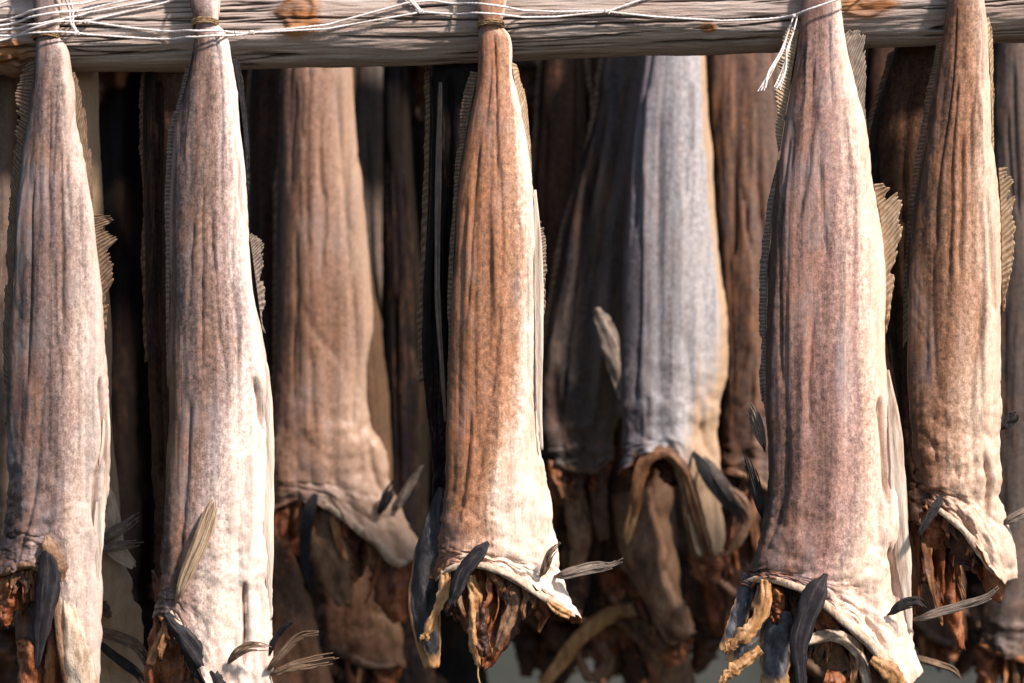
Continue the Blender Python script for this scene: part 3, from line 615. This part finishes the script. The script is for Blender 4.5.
# ------------------------------------------------------------------ partners on the far side of the near pole, and the second row
def cod(label, y0, mat, rows, hem, belly=None, grooves=(), bone='bone_brown', flesh=('flesh', 'flesh_dark'), pect=None, pelv=(), drop=26, nu=96, nv=170, extra=(), wr=1.0, fold=1.0, dors='fin_brown', group='dried cod hanging from the poles', flaps=True, hp=0.0):
    f = Fish(label, y0, ((rows[0][0] + rows[0][2]) / 2, rows[0][1]), group)
    f.body(mat, rows, hem, belly, grooves, nu, nv, drop, fold, wr, head_pale=hp)
    f.bone('collar_bone', [(x, y, (4 if i in (0, len(hem) - 1) else 7), -10 - 16 * math.sin(math.pi * i / (len(hem) - 1))) for i, (x, y) in enumerate(hem)], bone, 12, 46)
    if dors:
        L = [(r[0] + 1, r[1]) for r in rows[1:-2]]
        if len(L) > 2: f.fan('dorsal_fin', L, [(x - 8, y + 4) for x, y in L], dors, 26, .4, 4, 8, 2, 10)
    if flaps:
        x0, xe = hem[0][0], hem[-1][0]; n = 3
        for k in range(n):
            q = (k + .5) / n; x = lerp(x0, xe, q); hy = interp([h[0] for h in hem], [h[1] for h in hem], x)
            w = (xe - x0) / n * 1.1; L = drop * rng.uniform(.8, 1.8)
            f.ribbon('flesh_flap', [(x, hy - 4, w, 0), (x + rng.uniform(-6, 6), hy + L * .5, w * rng.uniform(.7, 1.1), -4), (x + rng.uniform(-9, 9), hy + L, w * .35, -4)], flesh[k % 2], 2, 3.5, .4, .6, 9, 26)
    if flaps and group != 'dark cod in the shaded back rows': f.shreds(hem, 5, ('flesh', 'flesh_dark', 'flesh_rust'), drop * 1.5, w=(4, 13))
    if pect: f.rayfin('pectoral_fin', pect[1], pect[0], 6, .1, .25)
    for m, p in pelv: f.rayfin('pelvic_fin', p, m, 5)
    for nm, m, p in extra: f.ribbon(nm, p, m, 2, 1.5, .25, .3, 9, 36)
    return f

cod('purplish brown dried cod cut off by the left edge, behind the grey-brown cod', 0.11, 'J',
    [(-60, -20, -20, -20, 30), (-62, 60, 14, 60, 40), (-70, 150, 16, 150, 46), (-75, 300, 14, 300, 50), (-78, 420, 14, 420, 52), (-80, 500, 8, 500, 50)], [(-82, 520), (-40, 530), (-6, 560), (6, 590)])
cod('cream-edged dried cod hidden behind the grey-brown cod, its pale belly lobes showing at lower right', 0.10, 'cream',
    [(20, -10, 70, -10, 26), (24, 60, 96, 60, 34), (26, 130, 99, 130, 40), (28, 220, 101, 220, 44), (36, 330, 108, 330, 48), (44, 430, 112, 430, 50), (50, 500, 122, 500, 52), (52, 570, 128, 560, 54), (54, 620, 142, 610, 54)],
    [(56, 690), (90, 700), (120, 716), (146, 700)], belly=[(0, .4), (700, .3)], wr=1.4,
    pect=('bone', [(100, 470, 20, -20), (112, 510, 24, -26), (118, 545, 24, -28), (134, 562, 12, -28), (138, 566, 4, -28)]),
    pelv=[('fin_grey', [(98, 545, 6, -34), (115, 533, 12, -40), (132, 522, 10, -44), (146, 512, 3, -46)]), ('fin_grey', [(100, 550, 6, -34), (122, 544, 9, -40), (150, 538, 3, -44)]),
          ('fin_brown', [(96, 626, 8, -40), (120, 632, 12, -46), (142, 642, 10, -50), (156, 664, 4, -54)]), ('fin_black', [(98, 636, 8, -40), (122, 654, 10, -46), (144, 670, 8, -50), (160, 690, 4, -54)])],
    extra=[('skin_flap', 'flesh_dark', [(98, 600, 8, -30), (106, 606, 14, -34), (114, 614, 6, -34)])])
cod('narrow umber dried cod showing as a dark two-ridged strip left of the cream-bellied cod', 0.07, 'P',
    [(166, 0, 215, 0, 26), (146, 60, 225, 60, 34), (144, 110, 225, 110, 40), (146, 180, 226, 180, 44), (147, 260, 226, 260, 46), (148, 360, 226, 360, 48), (150, 450, 226, 450, 48), (152, 540, 224, 540, 46)],
    [(152, 570), (180, 590), (224, 600)], grooves=[([(160, 80), (158, 200), (157, 330), (160, 480)], 3.5, 9), ([(167, 90), (165, 250), (165, 400)], 2.5, -3)], fold=1.4)
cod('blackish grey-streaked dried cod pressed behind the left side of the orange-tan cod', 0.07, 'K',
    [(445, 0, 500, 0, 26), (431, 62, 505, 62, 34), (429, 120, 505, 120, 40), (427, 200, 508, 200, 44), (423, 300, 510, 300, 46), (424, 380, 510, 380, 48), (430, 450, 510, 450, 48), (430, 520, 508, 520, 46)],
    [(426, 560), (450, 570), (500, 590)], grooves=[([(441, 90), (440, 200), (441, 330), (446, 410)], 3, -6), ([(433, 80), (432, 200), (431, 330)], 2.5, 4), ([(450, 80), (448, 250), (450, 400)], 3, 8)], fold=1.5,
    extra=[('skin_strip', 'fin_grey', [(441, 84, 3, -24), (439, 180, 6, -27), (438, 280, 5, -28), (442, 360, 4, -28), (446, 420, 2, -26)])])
cod('dark reddish-brown dried cod slanting behind the chestnut cod, fin edge against the pole', 0.09, 'P',
    [(905, -10, 960, -10, 26), (894, 50, 965, 50, 34), (876, 110, 965, 110, 42), (866, 170, 965, 170, 46), (874, 250, 965, 250, 48), (886, 340, 965, 340, 48), (896, 420, 965, 420, 48), (902, 480, 965, 480, 46)],
    [(904, 510), (930, 530), (962, 550)], grooves=[([(912, 70), (900, 180), (902, 300)], 5, 4), ([(930, 60), (922, 200), (925, 330)], 4, -3)], drop=60, fold=1.3,
    pelv=[('fin_brown', [(905, 655, 4, -10), (925, 660, 8, -10), (950, 668, 6, -12), (962, 680, 2, -12)])])

# second pole
cod('amber dried cod with wrinkled waist and pale pointed collar, second row left of centre', 0.51, 'F',
    [(292, -60, 340, -60, 30), (286, 40, 351, 40, 36), (283, 90, 355, 90, 42), (280, 150, 358, 150, 46), (278, 220, 367, 220, 50), (277, 280, 372, 280, 52), (277, 320, 374, 322, 52), (276, 370, 366, 372, 52), (274, 420, 370, 420, 54), (272, 455, 385, 452, 56), (273, 480, 388, 478, 56)],
    [(272, 506), (300, 497), (325, 503), (350, 520), (375, 540), (398, 562), (417, 556)], belly=[(0, .75), (200, .7), (330, .82), (450, .62), (520, .5)], nu=120, nv=220, bone='bone',
    grooves=[([(352, 280), (356, 350), (352, 430)], 3, 5), ([(303, 300), (312, 325), (330, 350), (340, 362)], 4, 2), ([(300, 90), (296, 200), (294, 300)], 5, 2.5), ([(338, 80), (346, 200), (352, 290)], 4, 3), ([(312, 350), (314, 430)], 4, 3), ([(367, 440), (374, 470), (384, 495)], 3, 5)],
    pect=('fin_slate', [(318, 490, 14, -30), (310, 515, 15, -38), (307, 550, 13, -40), (312, 586, 6, -40)]),
    pelv=[('fin_black', [(378, 515, 6, -22), (386, 500, 12, -26), (392, 488, 9, -28), (398, 478, 3, -28)]), ('fin_grey', [(394, 512, 6, -16), (402, 498, 9, -18), (412, 482, 7, -20), (424, 462, 2, -22)])], hp=.4,
    extra=[('flesh_flap', 'bone_brown', [(322, 510, 40, -6), (330, 545, 46, -8), (338, 580, 34, -8), (346, 604, 14, -8)]), ('flesh_flap', 'flesh', [(282, 510, 14, -12), (280, 540, 18, -12), (290, 560, 10, -12)]), ('flesh_flap', 'flesh_gold', [(334, 515, 8, -14), (340, 540, 9, -14), (346, 560, 6, -12)])], drop=40)
cod('silvery white dried cod with rounded belly and open hooked collar in the second row', 0.51, 'G',
    [(655, -60, 695, -60, 30), (645, 40, 704, 40, 38), (640, 90, 708, 90, 44), (632, 150, 711, 150, 48), (627, 220, 715, 220, 52), (625, 280, 720, 280, 54), (624, 330, 728, 325, 56), (623, 370, 729, 362, 56), (622, 410, 722, 405, 56), (622, 440, 718, 432, 54)],
    [(622, 474), (632, 458), (650, 450), (668, 452), (680, 478), (688, 520), (698, 556), (724, 552)], belly=[(0, .85), (260, .9), (360, .78), (420, .62), (460, .4), (500, .25)], nu=120, nv=220, bone='bone_brown',
    grooves=[([(648, 90), (644, 200), (642, 330), (640, 420)], 4, -3.5), ([(658, 120), (656, 260), (658, 400)], 4, 3), ([(682, 330), (690, 390), (688, 430)], 4, 3), ([(700, 400), (702, 430), (710, 460)], 3, 5)],
    pelv=[('fin_black', [(690, 448, 6, -26), (704, 470, 16, -34), (720, 492, 16, -38), (738, 512, 10, -40), (746, 524, 3, -40)]), ('fin_grey', [(704, 456, 6, -28), (720, 480, 10, -40), (738, 508, 6, -42)])],
    extra=[('neck_strip', 'flesh_gold', [(646, 456, 14, -20), (638, 480, 12, -22), (634, 505, 11, -22), (628, 530, 10, -22), (626, 542, 4, -22)]),
           ('collar_edge', 'flesh_rust', [(628, 532, 5, -20), (635, 498, 10, -24), (642, 464, 13, -26), (662, 452, 12, -28), (684, 472, 11, -28), (696, 512, 12, -26), (708, 556, 10, -22)]), ('side_fin', 'fin_grey', [(624, 400, 10, -4), (616, 360, 22, -6), (606, 330, 20, -6), (597, 308, 6, -4)]), ('pelvic_fin', 'bone_brown', [(724, 486, 6, 4), (742, 500, 10, 4), (748, 520, 10, 4), (736, 545, 9, 4), (724, 558, 4, 4)])], drop=16, dors=None)
cod('reddish mahogany dried cod in shade between the silvery cod and the largest cod', 0.57, 'J',
    [(722, -60, 765, -60, 30), (712, 40, 785, 40, 38), (706, 110, 790, 110, 44), (714, 200, 790, 200, 46), (720, 300, 792, 300, 48), (724, 380, 794, 380, 48), (722, 440, 794, 440, 48)],
    [(720, 470), (745, 476), (770, 490), (792, 510)], grooves=[([(740, 60), (734, 160), (732, 260)], 4, 5), ([(756, 80), (750, 220), (748, 380)], 4, -3)], fold=1.3, drop=60)
cod('wine-brown dried cod half hidden behind the tail of the amber cod', 0.58, 'P',
    [(262, -60, 300, -60, 26), (255, 40, 318, 40, 36), (250, 110, 318, 110, 42), (250, 200, 315, 200, 46), (256, 300, 320, 300, 48), (262, 400, 330, 400, 48), (266, 470, 330, 470, 48)],
    [(268, 500), (296, 512), (330, 524)], fold=1.2)
cod('slate-grey dried cod leaning left with twisted folds, right of the orange-tan cod', 0.58, 'H',
    [(620, -60, 655, -60, 26), (606, 50, 650, 50, 36), (596, 110, 646, 105, 42), (578, 180, 640, 180, 46), (561, 250, 634, 250, 50), (548, 320, 630, 320, 52), (541, 380, 626, 380, 54), (540, 420, 622, 420, 54), (544, 446, 614, 446, 52)],
    [(547, 462), (570, 468), (594, 470), (612, 456)], belly=[(0, .9), (500, .9)], grooves=[([(604, 90), (592, 170), (578, 260), (566, 360), (556, 430)], 5, 6), ([(622, 120), (612, 240), (600, 360), (588, 430)], 5, -4)], fold=1.6, bone='bone_dim',
    extra=[('neck_strip', 'bone_brown', [(560, 462, 20, -6), (574, 500, 24, -8), (580, 540, 22, -8), (576, 570, 14, -8)]), ('neck_strip', 'bone_dim', [(600, 462, 14, -4), (598, 500, 18, -4), (604, 540, 12, -4)])], drop=30)
cod('brown dried cod tail section in shade just right of the orange-tan cod', 0.65, 'P',
    [(548, -60, 580, -60, 26), (542, 50, 584, 50, 36), (538, 120, 586, 120, 42), (532, 200, 588, 200, 46), (528, 300, 596, 300, 48), (526, 400, 600, 400, 48), (526, 460, 600, 460, 48)],
    [(526, 490), (556, 500), (598, 510)], bone='bone_dim')
cod('dark red-brown dried cod behind the shoulder of the silvery cod', 0.61, 'P',
    [(598, -60, 640, -60, 26), (590, 50, 648, 50, 36), (596, 120, 660, 120, 42), (598, 200, 668, 200, 46), (600, 300, 672, 300, 48), (600, 400, 674, 400, 48), (600, 460, 674, 460, 48), (606, 520, 672, 520, 48)],
    [(604, 560), (622, 564), (640, 584), (656, 616), (672, 640), (694, 630)], bone='bone_brown', belly=[(0, .9), (460, .7), (560, .4)],
    extra=[('skin_flap', 'bone_brown', [(630, 490, 40, -26), (640, 540, 44, -30), (656, 585, 32, -30), (676, 618, 28, -30), (688, 634, 16, -30)])])
cod('low tawny dried cod with a long curved bone, blurred at bottom centre', 0.70, 'J',
    [(604, -60, 636, -60, 24), (600, 60, 640, 60, 28), (600, 120, 640, 120, 30), (590, 300, 660, 300, 44), (590, 420, 670, 420, 48), (588, 520, 676, 520, 50), (590, 580, 680, 580, 50)],
    [(588, 612), (620, 622), (650, 650), (690, 690)], bone='bone_brown',
    extra=[('neck_strip', 'flesh_gold', [(640, 606, 12, -30), (610, 612, 16, -34), (582, 632, 15, -36), (560, 660, 14, -36), (534, 692, 12, -36)]), ('neck_strip', 'bone_brown', [(600, 640, 10, -20), (608, 660, 14, -20), (590, 676, 10, -20), (576, 650, 8, -20)]),
           ('skin_flap', 'bone_brown', [(640, 600, 40, -20), (660, 640, 44, -20), (676, 690, 40, -20)])])
cod('bluish grey dried cod running down the right edge, rusty neck at its foot', 0.51, 'H',
    [(1004, -60, 1040, -60, 28), (994, 30, 1050, 30, 40), (992, 120, 1056, 120, 46), (996, 240, 1060, 240, 50), (994, 360, 1064, 360, 54), (990, 480, 1066, 480, 56), (984, 580, 1068, 580, 56), (980, 620, 1068, 620, 54)],
    [(978, 644), (1000, 652), (1030, 660), (1066, 660)], drop=40, bone='flesh', belly=[(0, .6), (700, .6)])
cod('brown dried cod lump low between the cream-bellied cod and the amber cod', 0.51, 'P',
    [(202, -60, 224, -60, 24), (200, 60, 226, 60, 28), (206, 300, 240, 300, 36), (216, 420, 256, 420, 44), (226, 500, 266, 500, 48), (240, 555, 290, 545, 50), (250, 610, 312, 600, 50)],
    [(256, 690), (284, 700), (310, 700), (328, 690)], belly=[(0, .9), (700, .9)], dors=None)
cod('shaded brown dried cod low under the amber cod with hanging shreds', 0.63, 'P',
    [(324, -60, 352, -60, 24), (320, 60, 356, 60, 28), (320, 200, 356, 200, 30), (312, 320, 380, 320, 44), (310, 440, 392, 440, 48), (308, 540, 396, 540, 50), (310, 600, 398, 600, 50)],
    [(308, 640), (340, 650), (372, 664), (402, 664)], bone='bone_dim', dors=None)
cod('dark dried cod sliver between the amber cod and the black neck flap', 0.67, 'K',
    [(388, -60, 404, -60, 24), (384, 60, 408, 60, 28), (384, 120, 408, 120, 30), (382, 300, 424, 300, 40), (384, 440, 428, 440, 44), (386, 560, 430, 560, 44), (388, 620, 432, 620, 44)],
    [(388, 690), (410, 700), (432, 690)], dors=None)
cod('blue-grey dried cod standing in deep shade right of the amber cod', 0.77, 'H',
    [(360, -60, 385, -60, 26), (352, 50, 392, 50, 36), (348, 150, 394, 150, 44), (350, 260, 396, 260, 46), (366, 360, 412, 360, 46), (372, 460, 416, 460, 46)],
    [(372, 500), (395, 510), (416, 520)], bone='bone_dim')
cod('charcoal dried cod close left of the blackish strip beside the orange-tan cod', 0.81, 'K',
    [(400, -60, 430, -60, 26), (392, 50, 440, 50, 36), (390, 150, 444, 150, 44), (394, 280, 446, 280, 46), (400, 400, 450, 400, 46), (402, 500, 450, 500, 46)],
    [(402, 540), (424, 550), (450, 556)], bone='bone_dim')
cod('dim brown dried cod showing in the gap between the two right-hand front cods', 0.63, 'P',
    [(880, -60, 915, -60, 26), (868, 40, 925, 40, 36), (862, 150, 935, 150, 44), (866, 300, 945, 300, 48), (876, 430, 955, 430, 48), (884, 520, 960, 520, 48)],
    [(884, 580), (915, 620), (940, 640), (962, 640)], bone='bone_dim')
cod('rusty shredded dried cod low between the silvery cod and the largest cod', 0.59, 'P',
    [(720, -60, 746, -60, 24), (716, 60, 750, 60, 28), (716, 200, 750, 200, 30), (710, 330, 780, 330, 44), (706, 450, 790, 450, 48), (704, 510, 790, 510, 48)],
    [(702, 560), (730, 590), (760, 610), (790, 620)], bone='bone_brown', drop=40)

# ------------------------------------------------------------------ the dense rows behind, their shade painted into the skin colour
back = cod('dried cod darkened by painted-in shade, hanging blurred in the shaded back rows', 0.85, 'K',
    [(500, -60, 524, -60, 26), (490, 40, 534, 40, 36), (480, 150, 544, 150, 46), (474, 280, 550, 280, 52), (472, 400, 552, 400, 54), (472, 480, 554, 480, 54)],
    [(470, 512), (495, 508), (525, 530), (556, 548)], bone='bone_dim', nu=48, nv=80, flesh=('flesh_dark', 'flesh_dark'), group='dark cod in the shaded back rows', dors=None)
def dup(root, loc, rz, sc3):
    r = root.copy(); COL.objects.link(r); r.location = loc; r.rotation_euler = (0, 0, rz); r.scale = sc3
    for ch in root.children:
        c = ch.copy(); COL.objects.link(c); c.parent = r
    return r
first = True
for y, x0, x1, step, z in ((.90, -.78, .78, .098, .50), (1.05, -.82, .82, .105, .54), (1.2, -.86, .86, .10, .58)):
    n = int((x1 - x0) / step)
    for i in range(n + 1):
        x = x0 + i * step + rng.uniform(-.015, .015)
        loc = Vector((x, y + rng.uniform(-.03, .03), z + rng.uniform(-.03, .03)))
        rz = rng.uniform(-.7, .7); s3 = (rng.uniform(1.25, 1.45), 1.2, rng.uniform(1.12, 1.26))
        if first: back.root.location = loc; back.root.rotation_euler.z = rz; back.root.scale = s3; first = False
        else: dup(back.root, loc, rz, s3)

for y, x0, x1, z in ((.78, -1.3, 1.6, 1.23), (.95, -1.3, 1.6, 1.26)):  # unseen upper tier, added to cast shade on the back rows
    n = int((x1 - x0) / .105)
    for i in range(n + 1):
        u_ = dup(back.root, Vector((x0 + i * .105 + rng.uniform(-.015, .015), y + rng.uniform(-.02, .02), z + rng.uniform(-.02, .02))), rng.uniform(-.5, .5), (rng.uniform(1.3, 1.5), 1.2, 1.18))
        u_['label'] = 'unseen dried cod added on raised poles to shade the back rows'; u_['group'] = 'unseen cod added to shade the back rows'
# ------------------------------------------------------------------ poles
def pole(label, pts, r, yc, detail=True, patches=(), cracks=()):
    """round log along pts = (px, py of its axis)"""
    nl, nu = (900, 190) if detail else (160, 32)
    verts, pa, cr, un = [], [], [], []
    xs = [p[0] for p in pts]; ys = [p[1] for p in pts]
    base = W((xs[0] + xs[-1]) / 2, ys[len(ys) // 2], yc); sd = rng.uniform(0, 90)
    rp = r / S(yc) / 1.0
    for i in range(nl):
        px = lerp(xs[0], xs[-1], i / (nl - 1)); py = interp(xs, ys, px)
        for j in range(nu):
            a = 2 * math.pi * j / nu; a -= .62 * math.sin(a) if detail else 0
            cx, cz = math.cos(a), math.sin(a)           # cx toward the viewer, cz up
            d = r * (1 + .06 * fbm(px * .006, cz * .7, sd + cx * .7, 3))
            g = fbm(px * .012, a * 7, sd, 4) * .0012 + fbm(px * .03, a * 22, sd + 9, 3) * .0006
            c = 1 - abs(nz(px * .004, a * 5.5, sd + 30)) * 5.5
            cm = sstep(.55, .95, c) * sstep(.1, .35, nz(px * .008, a * 2, sd + 50) + .2)
            ppy = py - cz * (rp if detail else rp)
            P_ = 0.0
            for (kx, ky, rx, ry, bump) in patches:
                q = math.hypot((px - kx) / rx, (ppy - ky) / ry) * (1 + .35 * nz(px * .05, ppy * .09, kx)) if cx > -.2 else 9
                e = 1 - sstep(.6, 1.05, q); P_ = max(P_, e); g += bump * .001 * e * (1 + .5 * math.sin(q * 14))
            for (pl, cw, cd) in cracks:
                gx = [q[0] for q in pl]
                if cx > 0 and gx[0] <= px <= gx[-1]:
                    q = interp(gx, [q[1] for q in pl], px) + 1.2 * nz(px * .06, sd) - ppy
                    e = math.exp(-(q / cw) ** 2) * sstep(gx[0], gx[0] + 25, px) * (1 - sstep(gx[-1] - 25, gx[-1], px))
                    cm = max(cm, e * .9)
            rad = d + g - .0028 * cm
            p = W(px, py, yc); p.z += cz * rad; p.y = yc - cx * rad
            verts.append(p); pa.append(P_); cr.append(min(1, cm * 1.05))
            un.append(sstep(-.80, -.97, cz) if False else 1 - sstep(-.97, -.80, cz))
    faces = gridfaces(nl, nu, True) + [tuple(range(nu)), tuple(range((nl - 1) * nu, nl * nu))[::-1]]
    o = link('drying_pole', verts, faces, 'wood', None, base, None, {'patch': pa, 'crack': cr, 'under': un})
    o.location = base
    return tag(o, label, 'pole', 'poles of the drying rack')

R1 = .047
pole('weathered grey log pole across the top, orange knots, white twine wound along it',
     [(-260, 34), (-100, 29), (100, 26), (260, 22), (400, 20), (520, 15), (700, 9), (870, 3), (1024, -4), (1280, -15)], R1, .047, True,
     [(302, 16, 27, 30, 2.2), (862, 6, 36, 20, 1.5), (8, 58, 40, 20, 4.0), (706, 30, 10, 6, 1)],
     [([(90, 24), (180, 25), (260, 22)], 1.2, 1), ([(225, 27), (330, 22), (460, 24), (610, 21), (660, 23)], 1.1, 1), ([(330, 40), (430, 42), (500, 38)], .9, 1), ([(520, 30), (640, 27), (790, 22)], 1.2, 1), ([(200, 16), (290, 15)], .9, 1), ([(640, 48), (700, 44), (780, 40)], 1.2, 1), ([(880, 14), (960, 12), (1060, 6)], .9, 1), ([(60, 52), (130, 56), (200, 52)], 1., 1), ([(90, 40), (150, 44)], .8, 1), ([(640, 7), (760, 4), (800, 3)], .8, 1)])
for y, z in ((.58, .48), (.72, .53), (.84, .60), (1.12, .68), (.78, 1.25), (.95, 1.30)):  # last two: unseen raised poles, added to carry the shading tier
    s = S(y); py = 341.5 - z / s
    o = pole('thinner rear pole of the rack, carrying the next row of cod', [(-300, py), (512, py), (1320, py)], .045, y, False)
    o['label'] = {.58: 'rear log pole hidden behind the near pole, carrying the amber and silvery cods', .72: 'rear log pole carrying the shaded brown and blue-grey cods',
                  .84: 'rear log pole carrying the first dark back row', 1.12: 'farthest log pole carrying the last dark back row', .78: 'unseen log pole added for the first upper tier of cod, shading the back rows', .95: 'unseen log pole added for the second upper tier of cod, shading the back rows'}[y]

# ------------------------------------------------------------------ twine and tie cords
def cord_mesh(name, strands, mat, parent, base, nu=8, step=2.0, twist=.18):
    verts, faces = [], []
    for pts, rad in strands:
        T = [0.0]
        for a, b in zip(pts, pts[1:]): T.append(T[-1] + max(1e-3, math.dist(a, b)))
        C = list(zip(*pts)); n = max(8, int(T[-1] / step)); off = len(verts)
        P = [Vector([interp(T, c, T[-1] * i / (n - 1)) for c in C]) for i in range(n)]
        for i in range(n):
            t = (P[min(i + 1, n - 1)] - P[max(i - 1, 0)]).normalized()
            u = t.cross(Vector((0, 0, 1)) if abs(t.z) < .8 else Vector((1, 0, 0))).normalized(); v = t.cross(u)
            for j in range(nu):
                a = 2 * math.pi * j / nu
                r = rad * (1 + twist * math.sin(2 * a + i * step * 1.1))
                q = P[i] + u * (math.cos(a) * r) + v * (math.sin(a) * r)
                w = W(q.x, q.y, 0); w.y = q.z / 1000; verts.append(w)
        faces += gridfaces(n, nu, True, off) + [tuple(off + k for k in range(nu)), tuple(off + (n - 1) * nu + k for k in range(nu))[::-1]]
    o = link(name, verts, faces, mat, parent, base); return o
def tw(x, py):
    b = 0
    for c, h, w in ((50, 32, 26), (206, 33, 26), (490, 33, 26), (822, 32, 32)): b = max(b, h * math.exp(-((x - c) / w) ** 4))
    return -2.6 - b
def L(*p): return [(x, y, tw(x, y)) for k in range(len(p) - 1) for (x, y) in
                   [(lerp(p[k][0], p[k + 1][0], i / 6), lerp(p[k][1], p[k + 1][1], i / 6)) for i in range(6)]] + [(p[-1][0], p[-1][1], tw(*p[-1]))]
base = W(78, 30, -.01)
t = thing('twine', 'bundle of crossing white twine strands lashed over the left end of the near pole', 'twine', base, 'white twine on the near pole')
for p in (((-40, 28), (0, 21), (69, 7), (106, -2), (140, -12)), ((-40, 33), (0, 26), (69, 14), (129, 0), (170, -10)), ((-40, 33), (0, 30), (44, 27), (63, 23), (88, 13), (150, 1), (180, -7)),
          ((-40, 50), (0, 41), (28, 34), (58, 25), (88, 21), (150, 7), (190, -4)), ((-30, 16), (0, 4), (9, 0), (30, -8))):
    cord_mesh('strand', [(L(*p), 1.15)], 'twine', t, base)
cord_mesh('binding', [(L((66, -10), (69, 0), (72, 12), (73, 25), (78, 34)), 1.3), (L((70, -10), (72, 0), (75, 12), (75, 25), (79, 35)), 1.2)], 'twine', t, base)
def knot(x, y, r, par, b):
    st = []
    for k in range(3):
        a0 = rng.uniform(0, 3); pts = []
        for i in range(13):
            a = a0 + i * math.pi / 6
            pts.append((x + r * math.cos(a), y + r * .8 * math.sin(a + k), tw(x, y) - 1.5 + 1.5 * math.sin(a * 2 + k)))
        st.append((pts, 1.0))
    cord_mesh('knot', st, 'twine', par, b, 7, 1.0)
knot(78, 34, 2.2, t, base); knot(87, 22, 2, t, base)
base = W(500, 15, -.01)
t = thing('twine', 'long double white twine along the near pole, two frayed ends hanging by the largest cod', 'twine', base, 'white twine on the near pole')
for p in (((-40, 38), (0, 36), (35, 36), (78, 34), (150, 39), (200, 40), (225, 38), (252, 33), (327, 29), (418, 13)), ((88, 22), (130, 28), (160, 31), (200, 34), (252, 33), (327, 25), (408, 3), (430, 1), (506, 10), (556, 12), (607, 11)),
          ((421, 12), (460, 15), (506, 18), (556, 17), (607, 12)), ((607, 12), (641, 0), (680, -14)), ((607, 12), (655, 17), (722, 21), (765, 19.5), (793, 17)), ((793, 17), (834, 3), (846, 0), (880, -10))):
    cord_mesh('strand', [(L(*p), 1.1)], 'twine', t, base)
cord_mesh('binding', [(L((404, -8), (409, 0), (415, 6), (421, 12)), 1.5), (L((408, -8), (412, 0), (418, 7), (422, 13)), 1.3)], 'twine', t, base)
for kx, ky in ((421, 12), (607, 12), (793, 18), (252, 33)): knot(kx, ky, 1.9, t, base)
for end in (((792, 19), (786, 36), (779, 55), (768, 76), (759, 93)), ((796, 19), (791, 36), (786, 52), (781, 74), (775, 93))):
    st = []
    for k in range(7):
        m = 3 if k else 5
        p = [(x + (rng.uniform(-1, 1) * (i ** 1.4) * .6), y + (rng.uniform(-4, 2) if i == 4 else 0), -12 - i * 7 + rng.uniform(-1, 1) * i * .5) for i, (x, y) in enumerate(end)]
        st.append((p, .8 if k < 2 else .42))
    cord_mesh('frayed_end', st, 'twine', t, base, 6)

def tie(label, x, y, rx, rz, y0):
    b = W(x, y, y0); st = []
    for k in range(3):
        pts = []
        for i in range(25):
            a = 2 * math.pi * i / 24
            pts.append((x + (rx + .8) * math.cos(a), y + (k - 1) * 2.0 + 3 * math.sin(a) * (-1) + rng.uniform(-.4, .4), y0 * 1000 - (rz + .8) * math.sin(a)))
        st.append((pts, 1.05))
    o = cord_mesh('tie_cord', st, 'cord', None, b, 7, 1.5); o.location = b
    tag(o, label, 'cord', 'tie cords round the tails')
tie('tan tie cord round the tail of the grey-brown cod at left', 48, 38, 12, 12, -.015)
tie('tan tie cord round the tail of the pale grey cream-bellied cod', 206.5, 25, 12, 12.5, -.015)
tie('tan tie cord round the tail of the orange-tan cod', 491, 27, 12, 12, -.015)

# ------------------------------------------------------------------ ground and far hill
def sheet(name, x0, x1, y0, y1, n, hf, mat):
    verts = [Vector((lerp(x0, x1, i / n), lerp(y0, y1, j / n), hf(lerp(x0, x1, i / n), lerp(y0, y1, j / n)))) for j in range(n + 1) for i in range(n + 1)]
    o = link(name, verts, gridfaces(n + 1, n + 1), mat); o['kind'] = 'structure'; return o
sheet('ground', -120, 120, -30, 210, 160, lambda x, y: -1.45 + .12 * fbm(x * .2, y * .2, 3, 4), 'ground')
sheet('hill', -160, 160, 45, 200, 80, lambda x, y: -2.5 + 60 * sstep(48, 150, y + 8 * nz(x * .03, 2)) * (1 + .25 * fbm(x * .02, y * .02, 7, 5)), 'hill')

# ------------------------------------------------------------------ light and camera
SUN_AZ, SUN_EL = 45., 44.                    # degrees right of the camera's back, and up
sx, sy, sz = math.sin(R(SUN_AZ)) * math.cos(R(SUN_EL)), -math.cos(R(SUN_AZ)) * math.cos(R(SUN_EL)), math.sin(R(SUN_EL))
ld = bpy.data.lights.new('sun', 'SUN'); ld.energy = 3.9; ld.angle = R(5.); ld.color = (1., .90, .83)
so = bpy.data.objects.new('sun', ld); COL.objects.link(so)
so.rotation_euler = Vector((sx, sy, sz)).to_track_quat('Z', 'Y').to_euler(); so.location = (3, -4, 5)
w = bpy.data.worlds.new('World'); sc.world = w; w.use_nodes = True
nt = w.node_tree; bg = nt.nodes['Background']
sky = nt.nodes.new('ShaderNodeTexSky'); sky.sky_type = 'NISHITA'; sky.sun_disc = False
sky.sun_elevation = R(SUN_EL); sky.sun_rotation = math.atan2(sx, sy)
nt.links.new(sky.outputs[0], bg.inputs[0]); bg.inputs[1].default_value = .075
cd = bpy.data.cameras.new('camera'); co = bpy.data.objects.new('camera', cd); COL.objects.link(co)
co.location = (0, -CAMD, 0); co.rotation_euler = (R(90), 0, 0)
cd.sensor_width = 36; cd.lens = 36 * CAMD / 1.024; cd.clip_end = 1000; cd.clip_start = .05
cd.dof.use_dof = True; cd.dof.focus_distance = CAMD - .03; cd.dof.aperture_fstop = 4.2
sc.camera = co
sc.view_settings.view_transform = 'Standard'; sc.view_settings.look = 'None'; sc.view_settings.exposure = .9; sc.view_settings.gamma = 1
